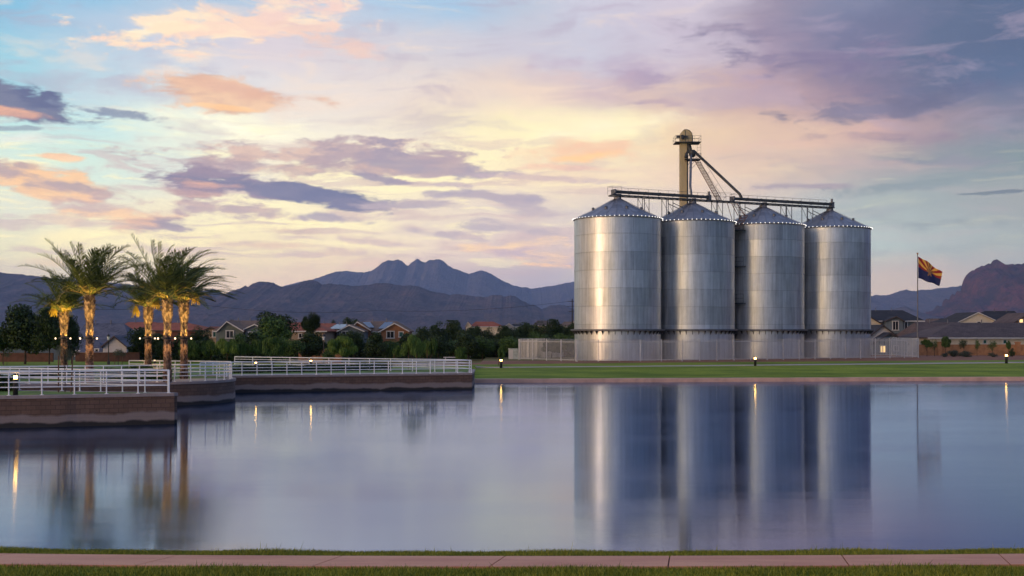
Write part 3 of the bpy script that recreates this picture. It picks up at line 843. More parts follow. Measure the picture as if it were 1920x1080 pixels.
for j in range(NV):
    for i in range(NU):
        u, v = (i+.5)/NU, (j+.5)/NV; dx, dy = (u-.5)*1.5, v-.5
        if star(dx,dy): mi = 3
        elif dy < 0: mi = 2
        else:
            k = int(math.atan2(dy,dx)/(math.pi/13)); mi = 0 if k%2 == 0 else 1
        b_.f.append((j*(NU+1)+i, j*(NU+1)+i+1, (j+1)*(NU+1)+i+1, (j+1)*(NU+1)+i)); b_.mi.append(mi)
fl = b_.build('flag', ['flag_red','flag_yellow','flag_blue','copper'], None, True, (fx,fd,GZ+hp-.15))
md = fl.modifiers.new('thickness','SOLIDIFY'); md.thickness = .02
tag(fl, 'flag with red and yellow rays, copper star and blue lower half on the pole', 'flag')

# ------------------------------------------------------------ bollards and lamps
def bollard(px, py_base, py_top, d, z0, label, wpx=5, mat='lamp_warm'):
    h = (py_base-py_top)*d/F; w_ = max(.11, wpx*d/F/2)
    root = thing('bollard_light', (X(px,d),d,z0), label, 'bollard light', 'lit bollard lights along the paths')
    MB().lathe([(w_,0),(w_,h*.74),(w_*.9,h*.76)], 16).build('post', 'bollard_dark', root, True)
    MB().lathe([(w_*.7,h*.76),(w_*.7,h*.9)], 16).build('lamp', mat, root, True)
    MB().lathe([(w_*1.02,h*.9),(w_*1.02,h*.96),(w_*.3,h)], 16).build('cap', 'bollard_dark', root, True)
bollard(939.5, 690, 673, 112.5, gz(-1,112.5)+.03, 'dark bollard with lit head on the lawn path just right of the far railing')
bollard(1416, 686, 669.5, 118.0, gz(24,118)+.03, 'dark bollard with lit head on the lawn in front of the third silo')
bollard(1887, 683, 665, 124.3, gz(51,124.3)+.03, 'dark bollard with lit head on the lawn before the yard wall at far right')
bollard(29, 738, 697, 54.6, Z1-.02, 'nearest bollard with glowing head, behind the front railing at far left', 7)
bollard(480, 699, 678, 93.5, Z3-.02, 'amber bollard behind the far railing, left one of the pair', 5)
bollard(583, 698, 677, 96, Z3-.02, 'amber bollard behind the far railing, right one of the pair', 5)
bollard(290, 684, 669, 108, 1.1, 'small lit bollard seen between the middle palms', 3, 'lamp_white')
def street_lamp(px, py_top, d, label):
    z0 = gz(X(px,d),d) if d > 104 else Z2; h = Z(py_top,d)-z0
    root = thing('street_lamp', (X(px,d),d,z0), label, 'street lamp')
    b_ = MB(); b_.bar((0,0,0),(0,0,h*.9), .07, 8, 0, .045); b_.lathe([(.14,0),(.14,.3),(.08,.4)], 10); b_.build('pole', 'bollard_dark', root)
    hd = MB().lathe([(.09,h*.86),(.17,h*.98)], 8).build('lantern', 'lamp_globe', root); MB().lathe([(.19,h*.98),(.12,h*1.04),(.02,h*1.08)], 8).build('cap', 'bollard_dark', root)
simple('lamp_globe', (.7,.7,.72), .3)
street_lamp(203.5, 630, 118, 'dark street lamp with lantern in front of the slate roofed house')
street_lamp(607, 630, 122, 'dark street lamp with pale lantern between the red roof and solar roof houses')
# electrical cabinet
root = thing('utility_cabinet', (X(962.5,141),141,GZ-.05), 'pale grey utility cabinet left of the picket fence', 'utility cabinet')
MB().box((0,0,.62),(1.15,.7,1.25)).build('body', 'utility_green', root); MB().box((0,0,1.27),(1.24,.8,.06)).build('lid', 'utility_green', root)
MB().box((-.28,-.36,.62),(.5,.02,1.1)).build('door', 'trim_white', root)
# utility pole
d = 270.; root = thing('utility_pole', (X(1073,d),d,.8), 'distant wooden utility pole at the left edge of the nearest silo', 'utility pole')
hh = Z(560,d)-.8; MB().bar((0,0,0),(0,0,hh), .16, 8, 0, .11).build('pole', 'dark_shrub_bark', root)
for k, zz in enumerate((hh-.6,hh-1.7,hh-2.9)):
    MB().box((0,0,zz),(2.2 if k < 2 else 1.6,.12,.13)).build('crossarm', 'dark_shrub_bark', root)
def wire(label, pts):
    p0 = Vector(pts[0]); b_ = MB(); out = []
    for a, c in zip(pts[:-1], pts[1:]):
        for k in range(12):
            t = k/12; p = Vector(a).lerp(Vector(c), t); p.z -= 4*.9*t*(1-t); out.append(p-p0)
    out.append(Vector(pts[-1])-p0); b_.path(out, .035, 4); o = b_.build('power_line', 'rubber_black', None, False, p0); tag(o, label, 'power line')
wire('thin power line sagging left from the utility pole before the hills', [(X(1073,270),270,.8+hh-.5), (X(700,250),250,8.6), (X(380,240),240,9.6), (X(60,235),235,9.4)])

# ------------------------------------------------------------ palms
def palm(px, d, pyb, zbase, frl, label, nfr=34, wind=.25, lean=0., fruit=((0,0),), seed=1, lamps=((-1,0),(1,0))):
    rnd = random.Random(seed); x0 = X(px,d); H = Z(pyb,d)-zbase
    root = thing('palm_tree', (x0,d,zbase), label, 'palm tree', 'date palms on the promenade')
    # trunk core plus overlapping leaf boots
    def rad(t): return .195+.012*math.sin(t*9)+(.075*sm((t-.66)/.2)-.05*sm((t-.93)/.07)) + .05*max(0,.12-t)/.12
    b_ = MB(); b_.lathe([(rad(k/20)*.88, H*k/20) for k in range(21)], 14); 
    rows = int(H/.115)
    for r_ in range(rows):
        t = r_/rows; n = 11
        for k in range(n):
            a = 2*math.pi*(k+.5*(r_%2))/n+rnd.uniform(-.06,.06); rr_ = rad(t); w_ = rr_*.30; zz = t*H; out_ = .035+(.05 if t > .7 else 0)*rnd.random()+rnd.random()*.02
            ca_, sa_ = math.cos(a), math.sin(a); tx, ty = -sa_, ca_
            top = .17+(.12*rnd.random() if t > .72 else .03*rnd.random())
            vs = [(ca_*rr_*.9-tx*w_, sa_*rr_*.9-ty*w_, zz), (ca_*rr_*.9+tx*w_, sa_*rr_*.9+ty*w_, zz),
                  (ca_*(rr_+out_)+tx*w_*.45, sa_*(rr_+out_)+ty*w_*.45, zz+top), (ca_*(rr_+out_)-tx*w_*.45, sa_*(rr_+out_)-ty*w_*.45, zz+top),
                  (ca_*rr_*.8, sa_*rr_*.8, zz+top*.9)]
            b_.add(vs, [(0,1,2,3),(3,2,4),(0,3,4),(1,4,2)])
    b_.build('trunk', 'palm_bark', root)
    # fronds
    cr = MB(); dry = MB()
    def frond(mb, az, el, L, droop, w_, leaf, nl, wnd, mi_=0):
        pts = []; p = Vector((math.cos(az)*.12, math.sin(az)*.12, H-.05)); dr = Vector((math.cos(az)*math.cos(el), math.sin(az)*math.cos(el), math.sin(el)))
        n = 14; side = Vector((-math.sin(az), math.cos(az), 0))
        dirs = []
        for k in range(n+1):
            pts.append(p.copy()); dirs.append(dr.copy()); t = k/n
            dr = (dr+Vector((wnd*.10*t, 0, -droop*(.025+.15*t*t)))).normalized(); p = p+dr*L/n
        mb.path(pts, [.035*(1-.85*k/n)+.004 for k in range(n+1)], 4)
        for k in range(nl):
            t = .16+.84*k/nl; i = min(n-1, int(t*n)); f = t*n-i; q = pts[i].lerp(pts[i+1], f); dd = dirs[i]
            upv = side.cross(dd).normalized()
            if upv.z < 0: upv = -upv
            ll = leaf*(.55+.75*math.sin(math.pi*min(1,t*1.02)**.8))*rnd.uniform(.8,1.1)
            for s_ in (-1,1):
                ld = (dd*.75+side*s_*rnd.uniform(.45,.8)+upv*rnd.uniform(.05,.45)+Vector((wnd*.35,0,-.12))).normalized()
                tip = q+ld*ll+Vector((0,0,-.10*ll)); wd = ld.cross(upv).normalized()*w_
                mid = q+ld*ll*.5
                mb.add([q-wd*.4, q+wd*.4, mid+wd, tip, mid-wd], [(0,1,2,4),(4,2,3)])
    for k in range(nfr):
        az = 2*math.pi*k*.618+rnd.uniform(-.2,.2); t = k/nfr
        el = R(78-62*t**.85+rnd.uniform(-6,6)); L = frl*rnd.uniform(.88,1.1)*(1-.12*(t < .2))
        frond(cr, az, el, L, 1.0+rnd.uniform(-.2,.3), .026, .60, 34, wind*(1+t))
    cr.build('crown', 'palm_leaf', root)
    for k in range(14):
        az = 2*math.pi*k/14+rnd.uniform(-.2,.2)
        frond(dry, az, R(rnd.uniform(22,52)), frl*rnd.uniform(.35,.6), 1.9, .022, .36, 16, wind)
    dry.build('dry_fronds', 'palm_dry', root)
    for (fx_, fz_) in fruit:
        f_ = MB(); c_ = Vector((fx_*d/F, -.3, H+fz_*d/F)); f_.path([Vector((0,-.1,H)), Vector((c_.x*.6,-.25,H+.25)), c_+Vector((0,0,.25))], .02, 5)
        for q in range(46):
            a = rnd.uniform(0,6.28); e_ = c_+Vector((math.cos(a)*rnd.uniform(.08,.34), math.sin(a)*.26, -rnd.uniform(.25,.70)))
            f_.path([c_+Vector((0,0,.25)), c_+(e_-c_)*.45+Vector((0,0,.15)), e_], .018, 3)
        f_.build('fruit_cluster', 'fruit_gold', root)
    # lamp collar
    zc_ = Z(634,d)-zbase
    lc = MB().lathe([(.27,zc_-.05),(.33,zc_-.05),(.33,zc_+.05),(.27,zc_+.05)], 16).build('lamp_collar', 'bollard_dark', root)
    for (lx, ly) in lamps:
        q = Vector((lx*.50, ly*.5-.18, zc_-.02)); b_ = MB(); b_.lathe([(.01,-.055),(.04,-.04),(.05,0),(.04,.04),(.01,.055)], 8, tuple(q)); b_.build('lamp', 'lamp_white', lc)
        MB().bar((lx*.3,ly*.3-.1,zc_), q, .015, 4).build('lamp_arm', 'bollard_dark', lc)
    for a, e_, rr_, tz in ((215,52,.40,1.0),(325,52,.40,1.0),(262,210,1.15,3.9),(300,160,1.15,3.4)):
        ld = bpy.data.lights.new('palm_uplight','SPOT'); ld.energy = e_; ld.color = (1,.66,.17); ld.spot_size = R(80 if rr_ < 1 else 60); ld.spot_blend = .7; ld.shadow_soft_size = .05
        lo = bpy.data.objects.new('palm_uplight', ld); col.objects.link(lo); lo.parent = root
        q = Vector((math.cos(R(a))*rr_, math.sin(R(a))*rr_, zc_+.02)); lo.location = q
        lo.rotation_euler = (Vector((0,0,zc_+tz))-q).to_track_quat('-Z','Y').to_euler()
    for a in (230, 310):
        ld = bpy.data.lights.new('palm_downlight','SPOT'); ld.energy = 50; ld.color = (1,.55,.16); ld.spot_size = R(80); ld.spot_blend = .8; ld.shadow_soft_size = .05
        lo = bpy.data.objects.new('palm_downlight', ld); col.objects.link(lo); lo.parent = root
        q = Vector((math.cos(R(a))*.7, math.sin(R(a))*.7, zc_-.05)); lo.location = q
        lo.rotation_euler = (Vector((0,0,zc_-1.7))-q).to_track_quat('-Z','Y').to_euler()
    return root
palm(120, 80, 584, 1.37, 3.3, 'leftmost date palm, shorter, behind the staked sapling', 28, .15, 0, ((-16,8),(8,16)), 11)
palm(168, 71, 553, 1.37, 4.0, 'tall date palm standing second from the left with the widest crown', 40, .45, 0, (), 12)
palm(278, 80, 575, 1.37, 3.3, 'middle date palm with hanging yellow fruit, in front of the red roofs', 28, .3, 0, ((-21,-2),(18,14)), 13)
palm(314, 70, 560, 1.37, 4.0, 'tall date palm second from the right of the five', 38, .5, 0, (), 14)
palm(345, 75, 564, 1.37, 3.7, 'rightmost date palm with crown swept to the right by the wind', 34, 1.5, 0, ((24,12),), 15)

# ------------------------------------------------------------ trees
def crown_mesh(kind, seed, n):
    r = np.random.default_rng(seed); mb = []
    # clumps
    nc = {'round':26,'tall':34,'weep':20,'shrub':16,'spiky':18}[kind]
    cs = []
    while len(cs) < nc:
        p = r.uniform(-1,1,3)
        if np.linalg.norm(p) > 1: continue
        if kind == 'tall': p = p*np.array([.36,.36,.5]); p[:2] *= (1-.35*(p[2]+.5)); rad = r.uniform(.12,.20)
        elif kind == 'weep': p = p*np.array([.38,.38,.30]); p[2] += .14; rad = r.uniform(.10,.16)
        elif kind == 'spiky': p = p*np.array([.25,.25,.3]); rad = r.uniform(.1,.2)
        elif kind == 'shrub': p = p*np.array([.38,.38,.40]); rad = r.uniform(.12,.2)
        else: p = p*np.array([.36,.36,.36]); rad = r.uniform(.13,.23)
        cs.append((p, rad))
    C_ = np.array([c[0] for c in cs]); Rr = np.array([c[1] for c in cs])
    idx = r.integers(0, nc, n); dirs = r.normal(size=(n,3)); dirs /= np.linalg.norm(dirs,axis=1)[:,None]
    rr_ = Rr[idx]*(.55+.5*r.random(n)**.6); cen = C_[idx]+dirs*rr_[:,None]
    cen[:,2] = np.clip(cen[:,2], -.5, .52)
    nrm = dirs+r.normal(size=(n,3))*.7; nrm /= np.linalg.norm(nrm,axis=1)[:,None]
    ref = r.normal(size=(n,3)); u = np.cross(nrm, ref); u /= np.linalg.norm(u,axis=1)[:,None]; w_ = np.cross(nrm,u)
    s = r.uniform(.016,.034,n)
    su, sw = s[:,None], s[:,None]*.7
    if kind == 'weep': u = u*.25+np.array([0,0,-1.]); u /= np.linalg.norm(u,axis=1)[:,None]; w_ = np.cross(nrm,u); w_ /= np.linalg.norm(w_,axis=1)[:,None]; su = su*3.2; sw = sw*.45
    if kind == 'spiky': u = dirs+np.array([0,0,.3]); u /= np.linalg.norm(u,axis=1)[:,None]; w_ = np.cross(u,ref); w_ /= np.linalg.norm(w_,axis=1)[:,None]; su = su*4; sw = sw*.35
    V_ = np.stack([cen-u*su, cen+w_*sw, cen+u*su, cen-w_*sw],1).reshape(-1,3)
    return V_
PROTO = {}
def crown(kind, var, mat, n=5200):
    key = (kind,var,mat)
    if key not in PROTO:
        V_ = crown_mesh(kind, var*31+len(kind), n); me = bpy.data.meshes.new('crown')
        me.vertices.add(len(V_)); me.vertices.foreach_set('co', V_.ravel()); nf = len(V_)//4
        me.loops.add(nf*4); me.loops.foreach_set('vertex_index', np.arange(nf*4)); me.polygons.add(nf)
        me.polygons.foreach_set('loop_start', np.arange(nf)*4); me.update(calc_edges=True); me.materials.append(MATS[mat]); PROTO[key] = me
    return PROTO[key]
TRK = {}
def trunk_mesh(var):
    if var not in TRK:
        r = random.Random(var); b_ = MB()
        b_.path([(0,0,0),(r.uniform(-.02,.02),0,.5),(r.uniform(-.05,.05),r.uniform(-.05,.05),1)], [.035,.026,.018], 7)
        for k in range(6):
            a = r.uniform(0,6.28); z0 = r.uniform(.6,.98); b_.path([(0,0,z0),(math.cos(a)*.14,math.sin(a)*.14,z0+.25),(math.cos(a)*.3,math.sin(a)*.3,z0+.55)], [.014,.010,.005], 5)
        TRK[var] = b_.mesh('trunk',['bark'])
    return TRK[var]
tn = [0]
def tree(name, px, pt, pb, hw, d, kind, mat, label, cat='tree', crown_frac=.86, group=None, zb=None, stakes=0, n=5200):
    tn[0] += 1; x0 = X(px,d); zb = gz(x0,d)-.02 if zb is None else zb
    zt = Z(pt,d); H = zt-zb; W = 2*hw*d/F; ch = H*crown_frac
    root = thing(name, (x0,d,zb), label, cat, group)
    c = bpy.data.objects.new('crown', crown(kind, tn[0]%4, mat, n)); col.objects.link(c); c.parent = root
    c.scale = (W*1.22, W*1.1, ch); c.location = (0,0,H-ch*.5); c.rotation_euler = (0,0,tn[0]*1.7)
    t = bpy.data.objects.new('trunk', trunk_mesh(tn[0]%5)); col.objects.link(t); t.parent = root
    th = max(H-ch*.72, .2); t.scale = (W*.8, W*.8, th); t.rotation_euler = (0,0,tn[0])
    for k in range(stakes):
        s_ = (-1,1)[k%2]; q = MB(); hs = H*.72; q.bar((s_*.30,-.05,0),(s_*.34+.05,-.05,hs), .035, 6); q.build('stake', 'wood_stake', root)
    return root
LD, LM, LL, LG = 'leaf_dark','leaf_mid','leaf_light','leaf_grey'
T = tree
T('evergreen_tree',-32,585,680,34,128,'round',LD,'dark evergreen cut by the left edge of the picture')
T('evergreen_tree',6,604,680,26,131,'round',LM,'low rounded tree at the far left edge before the yard wall')
T('evergreen_tree',47,570,680,43,126,'round',LD,'largest dark evergreen at left, with rounded top above the yard wall', n=9000)
T('evergreen_tree',92,580,680,30,124,'tall',LD,'dark evergreen between the big tree and the leftmost palm', n=8000)
T('evergreen_tree',134,594,680,20,129,'tall',LD,'narrow dark evergreen directly behind the leftmost palm trunk')
T('shade_tree',262,606,678,23,140,'round',LD,'dark tree behind the middle palm, covering part of a red roof')
T('shade_tree',300,624,678,24,136,'round',LD,'dark low tree behind the pair of right palms')
T('shade_tree',376,612,672,20,146,'round',LD,'dark tree right of the palms before the gabled red roof house')
T('acacia_tree',353,640,680,22,117,'weep',LM,'green drooping acacia just right of the rightmost palm trunk')
T('acacia_tree',395,640,680,22,118,'weep',LM,'drooping acacia, second of the row right of the palms')
T('acacia_tree',426,635,680,22,116,'weep',LL,'pale green drooping acacia, third of the row right of the palms')
T('acacia_tree',455,642,680,18,118,'weep',LM,'drooping acacia, fourth of the row right of the palms')
T('shade_tree',448,622,668,20,150,'round',LM,'leafy tree in front of the cream trimmed gable')
T('shade_tree',517,574,650,36,168,'round',LD,'big dark tree rising over the roofs between the gabled and red roof houses', n=8000)
T('shade_tree',508,594,678,34,140,'round',LM,'mid green tree in front of the big dark roof-top tree', n=8000)
T('acacia_tree',482,640,680,20,119,'weep',LM,'drooping acacia below the mid green tree, left side')
T('acacia_tree',512,634,680,24,116,'weep',LM,'drooping acacia below the mid green tree, right side')
T('shade_tree',545,628,680,24,125,'round',LM,'round green tree left of the street lamp under the red roof')
T('shade_tree',580,622,680,28,128,'round',LD,'dark tree under the red roof, touching the street lamp')
T('fan_palm_tree',586,584,640,18,190,'spiky',LD,'spiky dark palm top rising behind the red roof', crown_frac=.6)
T('fan_palm_tree',572,590,640,9,195,'spiky',LD,'small spiky palm top left of the larger one behind the red roof', crown_frac=.5)
T('shade_tree',661,588,640,18,240,'round',LD,'small dark round tree on the skyline behind the solar roof house')
T('shade_tree',434,597,640,12,260,'spiky',LG,'faint wispy tree top above the cream trimmed gable roof')
T('shade_tree',624,598,640,8,260,'spiky',LG,'tiny wispy tree top on the skyline left of the solar roof')
T('acacia_tree',641,634,680,30,114,'weep',LL,'wide pale green acacia below the solar roof house', n=7000)
T('shade_tree',664,614,660,20,150,'round',LD,'dark tree hiding the corner of the green walled house')
T('shade_tree',701,622,682,22,122,'round',LD,'dark rounded tree left of the brown house')
T('shade_tree',733,636,682,17,124,'round',LM,'small green tree below the windows of the brown house')
T('shade_tree',617,650,682,14,118,'round',LM,'low bushy tree just right of the street lamp')
T('weeping_tree',773,630,701,23,96.5,'weep',LL,'staked weeping tree standing behind the far railing', crown_frac=.82, zb=Z3-.02, stakes=2, n=6500)
T('young_tree',807,634,690,15,108,'weep',LM,'slim young tree just right of the weeping tree', stakes=1)
T('young_tree',745,650,686,10,112,'weep',LM,'thin sapling just left of the weeping tree', stakes=1)
T('young_tree',865,652,690,13,111,'weep',LM,'pale sapling near the right end of the far railing', stakes=1)
T('young_tree',940,648,684,9,118,'weep',LM,'small sapling left of the utility cabinet', stakes=1)
belt = [(792,612,15),(820,603,17),(849,602,17),(873,607,14),(893,611,14),(917,614,13),(944,612,14),(963,606,15),(988,604,17),(1013,603,17),(1038,600,17),(1062,601,15),(1080,604,14)]
ords = ['first','second','third','fourth','fifth','sixth','seventh','eighth','ninth','tenth','eleventh','twelfth','thirteenth']
for i,(px,pt,hw) in enumerate(belt):
    T('evergreen_tree',px,pt,680,hw*1.25,160+(i%3)*4,('tall','round')[i%2],LD,'dark tree of the rear row left of the silos, %s from the brown house' % ords[i], group='rear row of dark trees left of the silos')
belt2 = [(790,640,20),(822,626,20),(850,634,18),(878,624,21),(905,630,18),(930,634,20),(957,626,18),(982,632,20),(1008,622,20),(1034,630,18),(1058,619,20)]
for i,(px,pt,hw) in enumerate(belt2):
    T('shade_tree',px,pt,680,hw*1.2,143+(i%3)*3,'round',(LM,LD,LM,LD)[i%4],'bushy tree of the front row left of the silos, %s from the brown house' % ords[i], group='front row of bushy trees left of the silos', n=6000)
# right side saplings in front of the yard wall
for i,(px,pt,pb,hw,lb) in enumerate([(1738,636,668,10,'dark bushy sapling at the end of the picket fence before the yard wall'),(1752,634,668,10,'round sapling second from the picket fence before the yard wall'),
        (1773,632,668,9,'thin open sapling third from the picket fence before the yard wall'),(1807,632,668,11,'dense dark green sapling in the middle of the yard wall'),
        (1832,634,668,7,'narrow sapling right of the dense one before the yard wall'),(1861,636,668,11,'broad sapling under the left teal window of the long house'),
        (1891,640,668,5,'slender twiggy sapling near the yard wall pillar')]):
    T('young_tree',px,pt,pb,hw,156,'spiky' if i in (1,3,4,5) else 'weep',(LM if i != 3 else LD),lb,crown_frac=.72,group='saplings before the tan yard wall', n=750)
def shrub(px, pt, hw, d, mat, label, zb=None, n=2600, kind='shrub'):
    tn[0] += 1; x0 = X(px,d); zb = gz(x0,d)-.05 if zb is None else zb; H = Z(pt,d)-zb; W = 2*hw*d/F
    root = thing('shrub', (x0,d,zb), label, 'shrub')
    c = bpy.data.objects.new('foliage', crown(kind, tn[0]%4, mat, n)); col.objects.link(c); c.parent = root; c.scale = (W*1.05,W,H*1.1); c.location = (0,0,H*.48); c.rotation_euler = (0,0,tn[0])
    q = MB(); 
    for k in range(4): q.path([(0,0,0),(math.cos(k*1.7)*W*.2,math.sin(k*1.7)*W*.2,H*.6)], [.04,.015], 5)
    q.build('stem', 'dark_shrub_bark', root)
shrub(1788,655,14,153,LG,'tall brown-grey shrub in front of the yard wall')
shrub(1812,658,18,152,LG,'wide low brown-grey shrub in front of the yard wall')
shrub(1861,661,10,152,LG,'small low shrub below the broad sapling')
shrub(1898,652,8,154,LD,'dark shrub beside the yard wall pillar')
shrub(1770,661,9,152,LG,'small dark shrub left of the tall brown-grey one')
# hedges on the promenade (clipped masses)
def hedge(x0p, x1p, d0, d1, zb, h, mat, label, n, depth=1.2):
    a, c = V2(x0p,d0), V2(x1p,d1); mid = (a+c)/2; L = (c-a).length; r = np.random.default_rng(int(abs(x0p)+x1p))
    p = np.stack([r.uniform(-.5,.5,n)*L, r.uniform(-.5,.5,n)*depth, r.random(n)**.7*h],1)
    p[:,2] *= .82+.18*np.sin(p[:,0]*2.1+1)*np.cos(p[:,0]*.9)
    nr = r.normal(size=(n,3)); nr /= np.linalg.norm(nr,axis=1)[:,None]; u = np.cross(nr, r.normal(size=(n,3))); u /= np.linalg.norm(u,axis=1)[:,None]; w_ = np.cross(nr,u); s = r.uniform(.04,.09,n)[:,None]
    V_ = np.stack([p-u*s,p+w_*s*.7,p+u*s,p-w_*s*.7],1).reshape(-1,3)
    me = bpy.data.meshes.new('hedge'); nf = n; me.vertices.add(nf*4); me.vertices.foreach_set('co', V_.ravel()); me.loops.add(nf*4); me.loops.foreach_set('vertex_index', np.arange(nf*4)); me.polygons.add(nf); me.polygons.foreach_set('loop_start', np.arange(nf)*4); me.update(calc_edges=True); me.materials.append(MATS[mat])
    o = bpy.data.objects.new('hedge', me); col.objects.link(o); o.location = (mid.x,mid.y,zb); o.rotation_euler = (0,0,math.atan2((c-a).y,(c-a).x)); tag(o, label, 'hedge')
hedge(436,728,90,97.5,Z3-.03,.62,LD,'dark clipped hedge behind the far railing',9000,1.6)
hedge(190,318,74.5,75,Z2-.03,.85,LM,'low green hedge around the middle palms',6000,2.2)
hedge(40,160,76,75.5,Z2-.03,.8,LD,'dark hedge behind the two left palms',5000,1.6)
hedge(-60,28,58,59,Z1-.03,.8,LD,'dark hedge at the left picture edge beside the nearest bollard',4000,1.4)
# undergrowth below the tree rows
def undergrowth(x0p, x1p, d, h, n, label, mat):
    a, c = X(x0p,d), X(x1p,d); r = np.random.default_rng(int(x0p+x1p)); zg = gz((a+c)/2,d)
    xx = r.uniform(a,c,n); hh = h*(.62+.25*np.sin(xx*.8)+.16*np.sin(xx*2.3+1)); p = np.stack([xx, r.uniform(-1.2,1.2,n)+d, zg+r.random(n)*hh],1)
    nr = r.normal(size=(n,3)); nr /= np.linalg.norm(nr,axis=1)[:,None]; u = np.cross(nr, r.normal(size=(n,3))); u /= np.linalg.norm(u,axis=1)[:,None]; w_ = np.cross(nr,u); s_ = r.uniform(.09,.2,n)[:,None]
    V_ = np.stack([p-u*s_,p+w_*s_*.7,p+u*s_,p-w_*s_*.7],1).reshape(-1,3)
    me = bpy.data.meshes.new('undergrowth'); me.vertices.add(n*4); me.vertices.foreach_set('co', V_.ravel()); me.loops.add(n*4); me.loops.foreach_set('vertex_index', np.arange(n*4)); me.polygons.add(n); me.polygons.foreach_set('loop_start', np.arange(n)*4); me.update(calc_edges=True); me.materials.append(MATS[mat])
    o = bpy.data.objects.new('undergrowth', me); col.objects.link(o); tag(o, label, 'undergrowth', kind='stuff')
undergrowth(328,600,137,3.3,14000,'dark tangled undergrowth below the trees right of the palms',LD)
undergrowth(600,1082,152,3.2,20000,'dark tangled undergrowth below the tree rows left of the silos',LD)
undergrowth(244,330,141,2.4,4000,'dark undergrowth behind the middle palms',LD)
# staked saplings on promenades
T('young_tree',122,640,738,17,57.3,'weep',LG,'sparse sapling between two leaning stakes behind the nearest railings',crown_frac=.62,zb=Z1-.02,stakes=2,n=420)
T('young_tree',222,655,690,16,104,'weep',LG,'pair of staked saplings on the lawn under the white gable',crown_frac=.6,stakes=2,n=500)
T('young_tree',13,662,684,7,112,'weep',LG,'tiny staked sapling on the lawn at far left',crown_frac=.5,stakes=1,n=300)

